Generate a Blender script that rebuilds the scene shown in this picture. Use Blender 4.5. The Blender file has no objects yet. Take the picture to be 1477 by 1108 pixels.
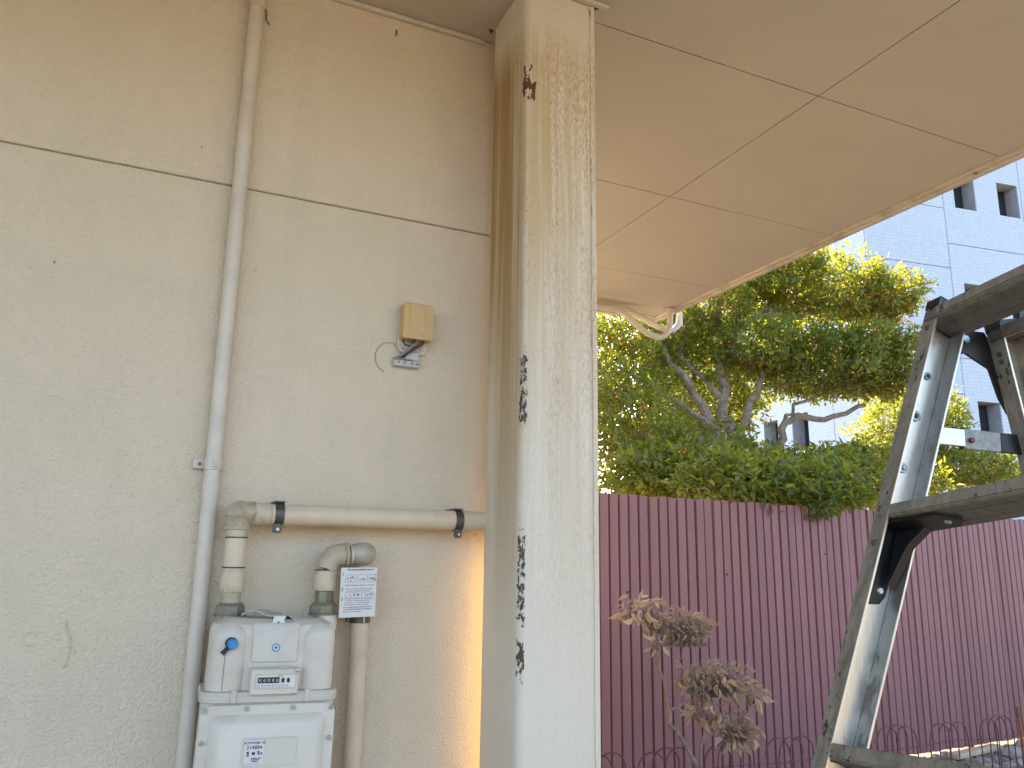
import bpy, bmesh, math, random
import numpy as np
from mathutils import Vector, Matrix, Quaternion
random.seed(7); RNG = np.random.default_rng(11)
SC = bpy.context.scene; COL = SC.collection
R = math.radians; PI = math.pi

# ---------------------------------------------------------------- camera
yaw, pitch, roll, FPX = 0.425902819, 0.218222624, 0.0150715579, 1143.68
fw = Vector((math.sin(yaw)*math.cos(pitch), math.cos(yaw)*math.cos(pitch), math.sin(pitch)))
rt = Vector((math.cos(yaw), -math.sin(yaw), 0)); up = rt.cross(fw)
r2 = rt*math.cos(roll)+up*math.sin(roll); u2 = up*math.cos(roll)-rt*math.sin(roll)
cam = bpy.data.objects.new('camera', bpy.data.cameras.new('camera')); COL.objects.link(cam)
m = Matrix((r2, u2, -fw)).transposed().to_4x4(); m.translation = (0, 0, 1.5); cam.matrix_world = m
cam.data.sensor_width = 36; cam.data.lens = FPX*36/1477; cam.data.clip_start = .02; cam.data.clip_end = 600
SC.camera = cam
# ---------------------------------------------------------------- sky, sun, exposure
SUN_AZ, SUN_EL = R(25), R(32)          # azimuth from +Y (away from the wall) towards +X
W = bpy.data.worlds.new('World'); SC.world = W; W.use_nodes = True
nt = W.node_tree; bg = nt.nodes['Background']
sky = nt.nodes.new('ShaderNodeTexSky'); sky.sky_type = 'NISHITA'; sky.sun_disc = False
sky.sun_elevation = SUN_EL; sky.sun_rotation = SUN_AZ; sky.air_density = .8; sky.dust_density = 2.4; sky.ozone_density = .4
nt.links.new(sky.outputs[0], bg.inputs[0]); bg.inputs[1].default_value = .15
sl = bpy.data.lights.new('sun', 'SUN'); sl.energy = 5.0; sl.angle = R(.53); sl.color = (1, .87, .68)
sun = bpy.data.objects.new('sun', sl); COL.objects.link(sun)
sd = Vector((math.sin(SUN_AZ)*math.cos(SUN_EL), math.cos(SUN_AZ)*math.cos(SUN_EL), math.sin(SUN_EL)))
sun.rotation_euler = sd.to_track_quat('Z', 'Y').to_euler(); sun.location = (6, 8, 12)
vs = SC.view_settings; vs.view_transform = 'Standard'; vs.look = 'None'; vs.gamma = 1; vs.use_curve_mapping = False
vs.exposure = 2.35
SC.render.engine = 'CYCLES'; SC.cycles.use_denoising = True; SC.cycles.max_bounces = 10; SC.cycles.diffuse_bounces = 7
SC.cycles.sample_clamp_indirect = 8; SC.cycles.caustics_reflective = False; SC.cycles.caustics_refractive = False

# ---------------------------------------------------------------- materials
class NT:
    """small wrapper to write node trees tersely"""
    def __init__(s, name):
        s.m = bpy.data.materials.new(name); s.m.use_nodes = True; s.t = s.m.node_tree; s.n = s.t.nodes
        s.b = s.n['Principled BSDF']; s.out = s.n['Material Output']
        s.tc = s.n.new('ShaderNodeTexCoord')
    def put(s, sock, v):
        if v is None: return
        if isinstance(v, bpy.types.NodeSocket): s.t.links.new(v, sock)
        elif isinstance(v, (tuple, list)) and len(v) == 3 and sock.type == 'RGBA': sock.default_value = (*v, 1)
        else: sock.default_value = v
    def co(s, scale=(1, 1, 1), space='Object', rot=(0, 0, 0)):
        mp = s.n.new('ShaderNodeMapping'); s.t.links.new(s.tc.outputs[space], mp.inputs[0])
        mp.inputs['Scale'].default_value = scale; mp.inputs['Rotation'].default_value = rot; return mp.outputs[0]
    def noise(s, scale=5, detail=4, rough=.55, vec=None, dist=0):
        n = s.n.new('ShaderNodeTexNoise'); n.inputs['Scale'].default_value = scale; n.inputs['Detail'].default_value = detail
        n.inputs['Roughness'].default_value = rough; n.inputs['Distortion'].default_value = dist
        s.put(n.inputs['Vector'], vec if vec is not None else s.tc.outputs['Object']); return n.outputs['Fac']
    def voro(s, scale=5, vec=None, feature='F1'):
        n = s.n.new('ShaderNodeTexVoronoi'); n.feature = feature; n.inputs['Scale'].default_value = scale
        s.put(n.inputs['Vector'], vec if vec is not None else s.tc.outputs['Object']); return n.outputs['Distance']
    def ramp(s, fac, *stops):
        n = s.n.new('ShaderNodeValToRGB'); e = n.color_ramp.elements
        while len(e) < len(stops): e.new(.5)
        for i, (p, c) in enumerate(stops):
            e[i].position = p; e[i].color = (c, c, c, 1) if not isinstance(c, tuple) else (*c, 1)
        s.put(n.inputs[0], fac); return n.outputs[0]
    def mix(s, f, a, b, mode='MIX'):
        n = s.n.new('ShaderNodeMix'); n.data_type = 'RGBA'; n.blend_type = mode
        s.put(n.inputs[0], f); s.put(n.inputs[6], a); s.put(n.inputs[7], b); return n.outputs[2]
    def math(s, op, a, b=0.0, c=None, clamp=False):
        n = s.n.new('ShaderNodeMath'); n.operation = op; n.use_clamp = clamp
        s.put(n.inputs[0], a); s.put(n.inputs[1], b)
        if c is not None: s.put(n.inputs[2], c)
        return n.outputs[0]
    def xyz(s, space='Object'):
        n = s.n.new('ShaderNodeSeparateXYZ'); s.t.links.new(s.tc.outputs[space], n.inputs[0]); return n.outputs
    def band(s, v, a, b, soft):
        """1 between a and b, fading over soft outside"""
        lo = s.n.new('ShaderNodeMapRange'); lo.inputs[1].default_value = a-soft; lo.inputs[2].default_value = a; s.put(lo.inputs[0], v)
        hi = s.n.new('ShaderNodeMapRange'); hi.inputs[1].default_value = b; hi.inputs[2].default_value = b+soft
        hi.inputs[3].default_value = 1; hi.inputs[4].default_value = 0; s.put(hi.inputs[0], v)
        return s.math('MULTIPLY', lo.outputs[0], hi.outputs[0])
    def attr(s, name):
        n = s.n.new('ShaderNodeAttribute'); n.attribute_name = name; return n
    def bump(s, h, dist=.002, strength=1.0, normal=None):
        n = s.n.new('ShaderNodeBump'); n.inputs['Strength'].default_value = strength; n.inputs['Distance'].default_value = dist
        s.put(n.inputs['Height'], h)
        if normal is not None: s.put(n.inputs['Normal'], normal)
        s.t.links.new(n.outputs[0], s.b.inputs['Normal']); return n.outputs[0]
    def rand(s):
        return s.n.new('ShaderNodeObjectInfo').outputs['Random']
    def fin(s, col=None, rough=None, metal=None, spec=None):
        s.put(s.b.inputs['Base Color'], col); s.put(s.b.inputs['Roughness'], rough); s.put(s.b.inputs['Metallic'], metal)
        s.put(s.b.inputs['Specular IOR Level'], spec); return s.m

def plain(name, col, rough=.5, metal=0, var=.12, scale=30, bump=0, spec=None, dirt=None, dirt_amt=.5):
    k = NT(name); n = k.noise(scale, 5, .6)
    c = k.mix(k.ramp(n, (.3, 0.), (.7, 1.)), tuple(x*(1-var) for x in col), tuple(min(1, x*(1+var)) for x in col))
    if dirt is not None:
        d = k.ramp(k.noise(scale*.35, 6, .7), (.5, 0.), (.68, dirt_amt)); c = k.mix(d, c, dirt)
    if bump: k.bump(n, bump)
    return k.fin(c, k.math('MULTIPLY_ADD', n, .2, rough-.1), metal, spec)

M = {}
def mk_stucco():
    k = NT('stucco_paint')
    big = k.noise(2.3, 5, .65); mid = k.noise(9, 5, .6)
    c = k.mix(k.ramp(big, (.35, 0.), (.65, 1.)), (.67, .575, .42), (.72, .61, .465))
    c = k.mix(k.ramp(mid, (.3, .28), (.7, 0.)), c, (.58, .52, .40))
    speck = k.ramp(k.noise(75, 3, .5), (.70, 0.), (.75, .45)); c = k.mix(speck, c, (.2, .17, .12))
    streak = k.ramp(k.noise(1, 5, .6, k.co((9, 9, .5))), (.55, 0.), (.8, .14)); c = k.mix(streak, c, (.36, .33, .26))
    a = k.noise(260, 2, .5); b = k.noise(120, 3, .5); v = k.voro(200)
    h = k.math('ADD', k.math('MULTIPLY', a, .5), k.math('ADD', k.math('MULTIPLY', b, .9), k.math('MULTIPLY', v, .5)))
    k.bump(h, .0058, .75)
    return k.fin(c, .85, 0, .25)
M['stucco'] = mk_stucco()
def mk_soffit():
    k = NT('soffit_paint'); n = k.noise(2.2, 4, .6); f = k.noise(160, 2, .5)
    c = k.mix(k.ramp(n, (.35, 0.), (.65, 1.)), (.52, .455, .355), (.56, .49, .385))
    c = k.mix(k.ramp(k.noise(14, 6, .7), (.62, 0.), (.8, .2)), c, (.42, .36, .28))
    k.bump(f, .0006, .6)
    return k.fin(c, .55, 0, .35)
M['soffit'] = mk_soffit()
M['trim'] = plain('cream_trim', (.60, .53, .42), .5, var=.06, scale=25, dirt=(.25, .2, .14), dirt_amt=.55)
M['dark_gap'] = plain('dark_gap', (.05, .042, .034), .9)
M['joint_beige'] = plain('old_beige_sealant', (.27, .22, .155), .9)
M['roofing'] = plain('roof_sheet', (.3, .29, .27), .7, scale=3)
def mk_column():
    k = NT('rusting_column_paint'); x, y, z = k.xyz()
    c = k.mix(k.ramp(k.noise(3, 4, .6), (.35, 0.), (.65, 1.)), (.68, .62, .50), (.72, .665, .555))
    # long ochre runs, strongest in the upper half
    run = k.noise(1, 6, .65, k.co((34, 34, 1.1)), .5); run2 = k.noise(1, 5, .6, k.co((14, 14, .45)))
    hi = k.n.new('ShaderNodeMapRange'); hi.inputs[1].default_value = 1.3; hi.inputs[2].default_value = 2.4
    hi.inputs[3].default_value = .05; hi.inputs[4].default_value = 1.0; k.put(hi.inputs[0], z)
    top = k.n.new('ShaderNodeMapRange'); top.inputs[1].default_value = 2.9; top.inputs[2].default_value = 3.03
    top.inputs[3].default_value = 1.0; top.inputs[4].default_value = .1; k.put(top.inputs[0], z)
    amt = k.math('MULTIPLY', hi.outputs[0], top.outputs[0])
    stain = k.math('MULTIPLY', k.ramp(k.math('ADD', k.math('MULTIPLY', run, .55), k.math('MULTIPLY', run2, .45)), (.40, 0.), (.56, .85)), amt)
    side = k.ramp(x, (.003, 1.), (.012, 0.))            # the narrow left face has heavier runs
    side_run = k.math('MULTIPLY', k.math('MULTIPLY', side, k.ramp(run2, (.40, .25), (.54, .95))), amt)
    c = k.mix(stain, c, (.50, .375, .195)); c = k.mix(side_run, c, (.33, .205, .065))
    # soft ochre mottling, then fine rust freckles
    area = k.noise(1, 4, .6, k.co((13, 13, 1.9))); cap = k.math('MULTIPLY', k.ramp(area, (.38, .05), (.56, 1.)), k.math('ADD', k.math('MULTIPLY', amt, .85), .12))
    mot = k.math('MULTIPLY', k.ramp(k.noise(1, 5, .7, k.co((170, 170, 42))), (.47, 0.), (.61, .75)), k.math('MULTIPLY', cap, k.ramp(x, (.03, .25), (.075, 1.)))); c = k.mix(mot, c, (.45, .265, .08))
    fr = k.noise(1, 4, .7, k.co((190, 190, 90)))
    fre = k.math('MULTIPLY', k.ramp(fr, (.55, 0.), (.63, .7)), cap); c = k.mix(fre, c, (.33, .19, .08))
    fr2 = k.math('MULTIPLY', k.ramp(k.noise(1, 3, .6, k.co((120, 120, 60))), (.69, 0.), (.73, .7)), k.ramp(area, (.46, .0), (.55, 1.)))
    c = k.mix(fr2, c, (.24, .13, .06))
    back = k.ramp(y, (.233, 0.), (.239, .85)); c = k.mix(back, c, (.33, .19, .035))  # unseen back face coloured ochre to warm the light bounced onto the wall
    # peeled flakes along the left front edge and near the right edge
    front = k.ramp(y, (.014, 1.), (.024, 0.)); e = k.math('MULTIPLY', k.band(x, .004, .015, .005), front)
    fl = k.noise(1, 5, .72, k.co((120, 120, 62)))
    zz = None
    for a, b in ((1.235, 1.30), (1.36, 1.555), (1.85, 2.02)):
        q = k.band(z, a, b, .03); zz = q if zz is None else k.math('MAXIMUM', zz, q)
    pk = k.math('MULTIPLY', e, zz)
    chip = k.ramp(k.math('ADD', fl, k.math('MULTIPLY', pk, .185)), (.665, 0.), (.68, 1.))
    chip = k.math('MULTIPLY', chip, k.ramp(pk, (.02, 0.), (.1, 1.))); c = k.mix(chip, c, (.06, .04, .03))
    e2 = k.math('MULTIPLY', k.band(x, .002, .03, .008), front); q = k.band(z, 2.77, 2.87, .025); p2 = k.math('MULTIPLY', e2, q)
    ch2 = k.ramp(k.math('ADD', k.noise(1, 3, .6, k.co((60, 60, 30)), .3), k.math('MULTIPLY', p2, .16)), (.655, 0.), (.67, 1.))
    ch2 = k.math('MULTIPLY', ch2, k.ramp(p2, (.02, 0.), (.1, 1.))); c = k.mix(ch2, c, (.13, .045, .025))
    e3 = k.band(x, .205, .212, .004); ch3 = k.math('MULTIPLY', e3, k.ramp(k.noise(1, 4, .6, k.co((60, 60, 14))), (.56, 0.), (.62, .7)))
    c = k.mix(k.math('MULTIPLY', ch3, hi.outputs[0]), c, (.17, .08, .04))
    h = k.math('SUBTRACT', k.math('MULTIPLY', k.noise(26, 3, .5), .35), k.math('MAXIMUM', chip, ch2))
    k.bump(h, .0016, .8)
    return k.fin(c, k.math('MULTIPLY_ADD', fre, .4, .42), 0, .4)
M['column'] = mk_column()
M['pvc'] = plain('cream_pvc', (.60, .54, .44), .38, var=.05, scale=14, dirt=(.36, .31, .22), dirt_amt=.35)
M['pipe_beige'] = plain('beige_coated_pipe', (.63, .51, .365), .42, var=.06, scale=12, dirt=(.32, .25, .18), dirt_amt=.4)
M['pipe_tape'] = plain('grubby_wrapping_tape', (.55, .47, .33), .5, var=.14, scale=45, bump=.002, dirt=(.17, .12, .07), dirt_amt=.85)
M['fitting'] = plain('grubby_fitting', (.44, .37, .245), .38, var=.16, scale=30, dirt=(.15, .11, .06), dirt_amt=.9)
M['fitting_grey'] = plain('grey_fitting', (.40, .36, .28), .4, var=.15, scale=28, dirt=(.16, .14, .1), dirt_amt=.7)
M['nut_green'] = plain('grey_green_nut', (.215, .205, .145), .5, metal=.35, var=.15, scale=40, dirt=(.12, .11, .07), dirt_amt=.6)
M['clamp_steel'] = plain('dark_steel', (.11, .095, .075), .45, metal=.6, var=.2, scale=30)
M['meter'] = plain('meter_grey_paint', (.62, .575, .485), .34, var=.04, scale=8, dirt=(.38, .33, .25), dirt_amt=.5)
M['meter_band'] = plain('meter_band_paint', (.55, .51, .435), .42, var=.03, scale=20, dirt=(.36, .33, .27), dirt_amt=.4)
M['screw'] = plain('dull_zinc', (.42, .42, .40), .35, metal=.8, var=.15, scale=200)
M['white_paper'] = plain('white_label', (.66, .65, .62), .5, var=.03)
M['black'] = plain('black_plastic', (.012, .012, .013), .4, var=.2)
M['ink'] = plain('print_ink', (.03, .03, .035), .6)
M['ink_grey'] = plain('print_ink_grey', (.19, .19, .20), .6)
M['blue'] = plain('blue_knob_plastic', (.02, .22, .48), .35, var=.1, scale=60)
M['blue_grey'] = plain('blue_badge', (.13, .27, .40), .4)
M['yellowed'] = plain('yellowed_plastic', (.55, .37, .14), .4, var=.08, scale=18, dirt=(.3, .19, .07), dirt_amt=.5)
M['cable_dark'] = plain('dark_cable', (.05, .04, .03), .5)
M['cable_grey'] = plain('grey_cable', (.24, .22, .19), .5)
M['seal_foil'] = plain('torn_label', (.52, .50, .45), .5, dirt=(.2, .17, .12), dirt_amt=.7)
def mk_clear():
    k = NT('clear_plastic'); k.b.inputs['Transmission Weight'].default_value = .35; k.b.inputs['IOR'].default_value = 1.4
    return k.fin((.75, .72, .64), .25)
M['clear'] = mk_clear()
def mk_fence():
    k = NT('purple_fence_paint'); r = k.rand()
    c = k.mix(r, (.25, .108, .108), (.30, .134, .130))
    n = k.noise(1, 5, .6, k.co((5, 5, 1.3))); c = k.mix(k.ramp(n, (.42, 0.), (.66, .42)), c, (.19, .11, .115))
    c = k.mix(k.ramp(k.noise(1, 4, .6, k.co((40, 40, 3))), (.6, 0.), (.75, .3)), c, (.27, .14, .14))
    sp = k.ramp(k.noise(23, 3, .6), (.735, 0.), (.76, .8)); c = k.mix(sp, c, (.07, .025, .02))
    k.bump(k.noise(6, 3), .004, .4)
    return k.fin(c, k.math('MULTIPLY_ADD', n, .25, .34), 0, .4)
M['fence'] = mk_fence()
def mk_alu(name, col, rough, dirtcol, lo, hi, metal=1.0, amt=.85, st=(160, 160, 3), con=.9, bl=.66):
    k = NT(name); x = k.noise(1, 4, .6, k.co(st))
    d = k.ramp(k.noise(1, 6, .7, k.co((38, 38, 15)), .4), (lo, 0.), (hi, amt))
    c = k.mix(k.ramp(x, (.35, 0.), (.65, 1.)), tuple(v*con for v in col), col); c = k.mix(d, c, dirtcol)
    blk = k.ramp(k.noise(1, 4, .65, k.co((52, 52, 30))), (bl, 0.), (bl+.03, .9)); c = k.mix(blk, c, (.018, .014, .012))
    sc_ = k.ramp(k.noise(1, 3, .6, k.co((25, 240, 90), rot=(.3, .5, .2))), (.70, 0.), (.74, .5)); c = k.mix(sc_, c, tuple(min(1, v*1.5) for v in col))
    mt = k.math('MULTIPLY', k.math('SUBTRACT', 1.0, k.math('MAXIMUM', d, blk)), metal)
    k.bump(x, .0004, .4)
    return k.fin(c, k.math('MULTIPLY_ADD', d, .3, rough), mt)
M['alu'] = mk_alu('brushed_aluminium', (.80, .755, .67), .36, (.34, .30, .235), .62, .76, bl=.70)
M['alu_grey'] = mk_alu('dull_aluminium', (.40, .37, .32), .5, (.17, .145, .11), .5, .7, .8, bl=.69)
M['alu_dirty'] = mk_alu('dirty_aluminium', (.31, .28, .225), .6, (.14, .115, .085), .42, .62, .35, bl=.615)
M['alu_step'] = mk_alu('worn_step_aluminium', (.20, .19, .175), .55, (.11, .10, .083), .48, .70, .5, st=(40, 40, 40), con=.8, bl=.69)
M['chrome'] = plain('chromed_steel', (.55, .55, .54), .25, metal=1, var=.05, scale=60)
M['speckle'] = plain('scratched_steel', (.30, .30, .28), .5, metal=.5, var=.3, scale=160)
M['red'] = plain('red_rivet', (.16, .02, .02), .4)
M['leaf'] = None
def mk_leaf(name, dark, light, trans, gloss=.3):
    k = NT(name); a = k.attr('tint'); 
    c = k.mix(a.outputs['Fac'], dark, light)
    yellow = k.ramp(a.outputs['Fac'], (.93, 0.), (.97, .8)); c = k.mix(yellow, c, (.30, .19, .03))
    k.fin(c, gloss, 0, .5)
    tr = k.n.new('ShaderNodeBsdfTranslucent'); k.put(tr.inputs[0], k.mix(a.outputs['Fac'], trans, tuple(min(1, v*1.35) for v in trans)))
    mx = k.n.new('ShaderNodeMixShader'); mx.inputs[0].default_value = .41
    k.t.links.new(k.b.outputs[0], mx.inputs[1]); k.t.links.new(tr.outputs[0], mx.inputs[2]); k.t.links.new(mx.outputs[0], k.out.inputs[0])
    return k.m
M['leaf'] = mk_leaf('osmanthus_leaf', (.030, .070, .019), (.125, .170, .03), (.42, .42, .03))
M['dryleaf'] = mk_leaf('dry_leaf', (.35, .25, .185), (.74, .58, .40), (.40, .28, .15), .7)
M['drytwig'] = plain('dry_twig', (.22, .165, .14), .8, var=.25, scale=50)
M['bark'] = plain('grey_bark', (.25, .195, .145), .85, var=.4, scale=22, bump=.008, dirt=(.09, .075, .055), dirt_amt=.8)
M['flower'] = plain('orange_blossom', (.68, .29, .045), .6, var=.2)
def mk_tile(name, axis):
    k = NT(name); x, y, z = k.xyz(); cb = k.n.new('ShaderNodeCombineXYZ')
    k.put(cb.inputs[0], x if axis == 0 else y); k.put(cb.inputs[1], z)
    b = k.n.new('ShaderNodeTexBrick'); b.offset = 0; b.squash = 1; k.put(b.inputs['Vector'], cb.outputs[0])
    b.inputs['Scale'].default_value = 1; b.inputs['Brick Width'].default_value = .1; b.inputs['Row Height'].default_value = .1
    b.inputs['Mortar Size'].default_value = .006; b.inputs['Mortar Smooth'].default_value = .3; b.inputs['Bias'].default_value = 0
    b.inputs['Color1'].default_value = (.44, .53, .61, 1); b.inputs['Color2'].default_value = (.50, .58, .64, 1); b.inputs['Mortar'].default_value = (.33, .40, .47, 1)
    n = k.noise(.7, 5, .6); c = k.mix(k.ramp(n, (.4, 0.), (.7, .25)), b.outputs[0], (.52, .55, .57))
    k.bump(b.outputs[1], -.004, .7)
    return k.fin(c, .35, 0, .45)
M['tile_x'] = mk_tile('glazed_wall_tile_front', 0); M['tile_y'] = mk_tile('glazed_wall_tile_side', 1)
M['joint'] = plain('joint_sealant', (.16, .17, .18), .8)
M['reveal'] = plain('window_reveal', (.33, .34, .36), .7, var=.15, scale=6)
M['winframe'] = plain('dark_window_frame', (.05, .055, .06), .4, metal=.4)
M['glass'] = plain('dark_window_glass', (.02, .025, .03), .06, spec=.8)
def mk_ground():
    k = NT('yard_ground'); a = k.noise(.5, 6, .6); b = k.noise(18, 6, .7)
    c = k.mix(k.ramp(a, (.35, 0.), (.65, 1.)), (.24, .20, .15), (.30, .25, .19)); c = k.mix(k.ramp(b, (.45, 0.), (.7, .6)), c, (.14, .115, .085))
    k.bump(b, .03, .8); return k.fin(c, .9, 0, .2)
M['ground'] = mk_ground()
M['wire'] = plain('purple_brown_wire', (.10, .045, .05), .5, metal=.2, dirt=(.2, .09, .04), dirt_amt=.6)
M['rust'] = plain('rusty_steel', (.26, .10, .04), .8, var=.4, scale=40)
M['wood'] = plain('sunlit_tone_wood', (.62, .45, .28), .7, var=.25, scale=12)  # kept pale in place of sunlight falling on the offcut
M['stone'] = plain('rubble', (.36, .32, .27), .9, var=.3, scale=20, bump=.01)

# ---------------------------------------------------------------- mesh helpers
class B:
    def __init__(s): s.bm = bmesh.new()
    def box(s, x0, x1, y0, y1, z0, z1, bev=0, seg=2):
        g = bmesh.ops.create_cube(s.bm, size=1)['verts']
        for v in g: v.co = Vector(((x0+x1)/2+v.co.x*(x1-x0), (y0+y1)/2+v.co.y*(y1-y0), (z0+z1)/2+v.co.z*(z1-z0)))
        if bev:
            es = list({e for v in g for e in v.link_edges}); bmesh.ops.bevel(s.bm, geom=es, offset=bev, segments=seg, profile=.5, affect='EDGES')
        return s
    def obox(s, c, X, Y, Z, bev=0, seg=1):
        """box centred at c with half-extent vectors X, Y, Z"""
        g = bmesh.ops.create_cube(s.bm, size=2)['verts']; c, X, Y, Z = map(Vector, (c, X, Y, Z))
        for v in g: v.co = c+X*v.co.x+Y*v.co.y+Z*v.co.z
        if bev:
            es = list({e for v in g for e in v.link_edges}); bmesh.ops.bevel(s.bm, geom=es, offset=bev, segments=seg, affect='EDGES')
        return s
    def tube(s, pts, r, n=12, cap=True, twist=0):
        pts = [Vector(p) for p in pts]; rs = list(r) if isinstance(r, (list, tuple)) else [r]*len(pts); rings = []
        if len(rs) != len(pts): rs = [float(v) for v in np.interp(np.linspace(0, 1, len(pts)), np.linspace(0, 1, len(rs)), rs)]
        prev = None
        for i, p in enumerate(pts):
            t = (pts[min(i+1, len(pts)-1)]-pts[max(i-1, 0)]).normalized()
            if prev is None:
                a = Vector((0, 0, 1)) if abs(t.z) < .9 else Vector((1, 0, 0)); nx = t.cross(a).normalized()
            else: nx = (prev-t*prev.dot(t)).normalized()
            prev = nx; ny = t.cross(nx)
            rings.append([s.bm.verts.new(p+(nx*math.cos(2*PI*j/n+twist)+ny*math.sin(2*PI*j/n+twist))*rs[i]) for j in range(n)])
        for a, b in zip(rings, rings[1:]):
            for j in range(n): s.bm.faces.new((a[j], a[(j+1) % n], b[(j+1) % n], b[j]))
        if cap: s.bm.faces.new(rings[0][::-1]); s.bm.faces.new(rings[-1])
        return s
    def cyl(s, a, b, r, n=16, r1=None): return s.tube([a, b], [r, r if r1 is None else r1], n)
    def prism(s, poly, o, X, Y, Z):
        """poly in (X,Y) plane at o, extruded by vector Z"""
        o, X, Y, Z = map(Vector, (o, X, Y, Z)); lo = [s.bm.verts.new(o+X*a+Y*b) for a, b in poly]; hi = [s.bm.verts.new(v.co+Z) for v in lo]; n = len(lo)
        s.bm.faces.new(lo[::-1]); s.bm.faces.new(hi)
        for i in range(n): s.bm.faces.new((lo[i], lo[(i+1) % n], hi[(i+1) % n], hi[i]))
        return s
    def loft(s, rings, cap=True, close=True):
        rs = [[s.bm.verts.new(Vector(p)) for p in r] for r in rings]; n = len(rs[0])
        for a, b in zip(rs, rs[1:]):
            for j in range(n if close else n-1): s.bm.faces.new((a[j], a[(j+1) % n], b[(j+1) % n], b[j]))
        if cap: s.bm.faces.new(rs[0][::-1]); s.bm.faces.new(rs[-1])
        return s
    def face(s, *pts): s.bm.faces.new([s.bm.verts.new(Vector(p)) for p in pts]); return s
    def mesh(s, name, mat, off=(0, 0, 0), smooth=True, ang=35):
        bmesh.ops.recalc_face_normals(s.bm, faces=s.bm.faces[:])
        me = bpy.data.meshes.new(name); bmesh.ops.translate(s.bm, verts=s.bm.verts, vec=-Vector(off)); s.bm.to_mesh(me); s.bm.free()
        me.materials.append(mat)
        if smooth:
            me.shade_smooth(); me.set_sharp_from_angle(angle=R(ang))
        return me
    def build(s, name, mat, parent=None, smooth=True, ang=35, **kw):
        off = (0, 0, 0)
        if parent is not None:
            p = parent
            while p is not None:
                off = Vector(off)+(Vector((0, 0, 0)) if p.get('_local') else p.location); p = p.parent
        return link(name, s.mesh(name, mat, off, smooth, ang), parent, **kw)
def link(name, data, parent=None, loc=None, **kw):
    o = bpy.data.objects.new(name, data); COL.objects.link(o); o.parent = parent
    if loc is not None: o.location = loc
    for k, v in kw.items(): o[k] = v
    return o
def thing(name, label, cat, loc=(0, 0, 0), group=None):
    o = link(name, None, None, loc); o.empty_display_size = .1; o['label'] = label; o['category'] = cat
    if group: o['group'] = group
    return o
def tag(o, label, cat, group=None):
    o['label'] = label; o['category'] = cat
    if group: o['group'] = group
    return o
def arc(c, r, a0, a1, ax, ay, n=8):
    c, ax, ay = map(Vector, (c, ax, ay)); return [c+ax*r*math.cos(a0+(a1-a0)*i/n)+ay*r*math.sin(a0+(a1-a0)*i/n) for i in range(n+1)]
def rrect(x0, x1, z0, z1, r, n=5):
    out = []
    for cx, cz, a in ((x1-r, z1-r, 0), (x0+r, z1-r, PI/2), (x0+r, z0+r, PI), (x1-r, z0+r, 1.5*PI)):
        out += [(cx+r*math.cos(a+PI/2*i/n), cz+r*math.sin(a+PI/2*i/n)) for i in range(n+1)]
    return out
def text(name, body, size, mat, parent, loc, rot=(PI/2, 0, 0), depth=.0004):
    cu = bpy.data.curves.new(name, 'FONT'); cu.body = body; cu.size = size; cu.extrude = depth; cu.align_x = 'CENTER'; cu.align_y = 'CENTER'
    cu.materials.append(mat); o = link(name, cu, parent, loc); o.rotation_euler = rot; return o

# ---------------------------------------------------------------- ground
g = B().face((-150, -150, 0), (150, -150, 0), (150, 150, 0), (-150, 150, 0)).build('ground', M['ground'], None, False); g['kind'] = 'structure'

# ---------------------------------------------------------------- the building with the stucco wall and boarded eaves
CZ = 3.14
bd = thing('building', 'low cream building with rough stucco wall and wide boarded eaves overhead', 'building', (.9, 2.115, 0))
WX = .885
B().box(-6, WX, 2.115, 2.27, 0, 2.4724, .002, 1).build('wall_panel', M['stucco'], bd)
B().box(-6, WX, 2.115, 2.27, 2.4768, 3.20, .002, 1).build('wall_panel', M['stucco'], bd)
B().box(-6, WX-.01, 2.1195, 2.26, 2.4726, 2.4766).build('wall_joint', M['joint_beige'], bd)
B().box(.75, WX, 2.272, 6.0, 0, 3.20, .004, 1).build('side_wall', M['stucco'], bd)
B().box(-6, .84, 2.100, 2.1145, 3.124, 3.1385, .002, 1).build('cornice_strip', M['trim'], bd)
# small marks on the wall
B().tube([(.549, 2.1145, 3.092), (.551, 2.1125, 3.082), (.548, 2.1145, 3.068)], [.001, .003, .0012], 6).build('wall_crack', M['cable_dark'], bd)
B().tube(arc((-.205, 2.114, 1.313), .014, .4, 5.6, (1, 0, 0), (0, 0, 1), 14), .0018, 6).build('plaster_boss', M['stucco'], bd)
B().tube([(-.137, 2.114, 1.352), (-.136, 2.113, 1.332), (-.126, 2.113, 1.318), (-.124, 2.114, 1.29), (-.128, 2.1135, 1.262), (-.132, 2.112, 1.252)],
         [.001, .0018, .002, .0012, .002, .0034], 6).build('paint_drip', M['stucco'], bd)
for i in range(9):
    x = random.uniform(-.6, .9); z = random.uniform(1.0, 2.9)
    B().tube([(x, 2.1148, z), (x+random.uniform(-.003, .003), 2.1132, z-.004), (x, 2.1148, z-.008)], [.0005, .0015, .0005], 5).build('wall_pit', M['clamp_steel'] if i % 3 else M['stucco'], bd)
so = B().box(-6.0, 3.02, -.24, 2.10, 3.1448, 3.2).box(WX+.002, 3.02, 2.1005, 4.325, 3.1448, 3.2).build('soffit', M['dark_gap'], bd)
yj = [-.25, .063, .969, 1.875]+[2.774, 3.687, 4.325]; xj = [-5.24, -3.42, -1.6, .22, 2.040, 3.028]; gp = .0026
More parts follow.
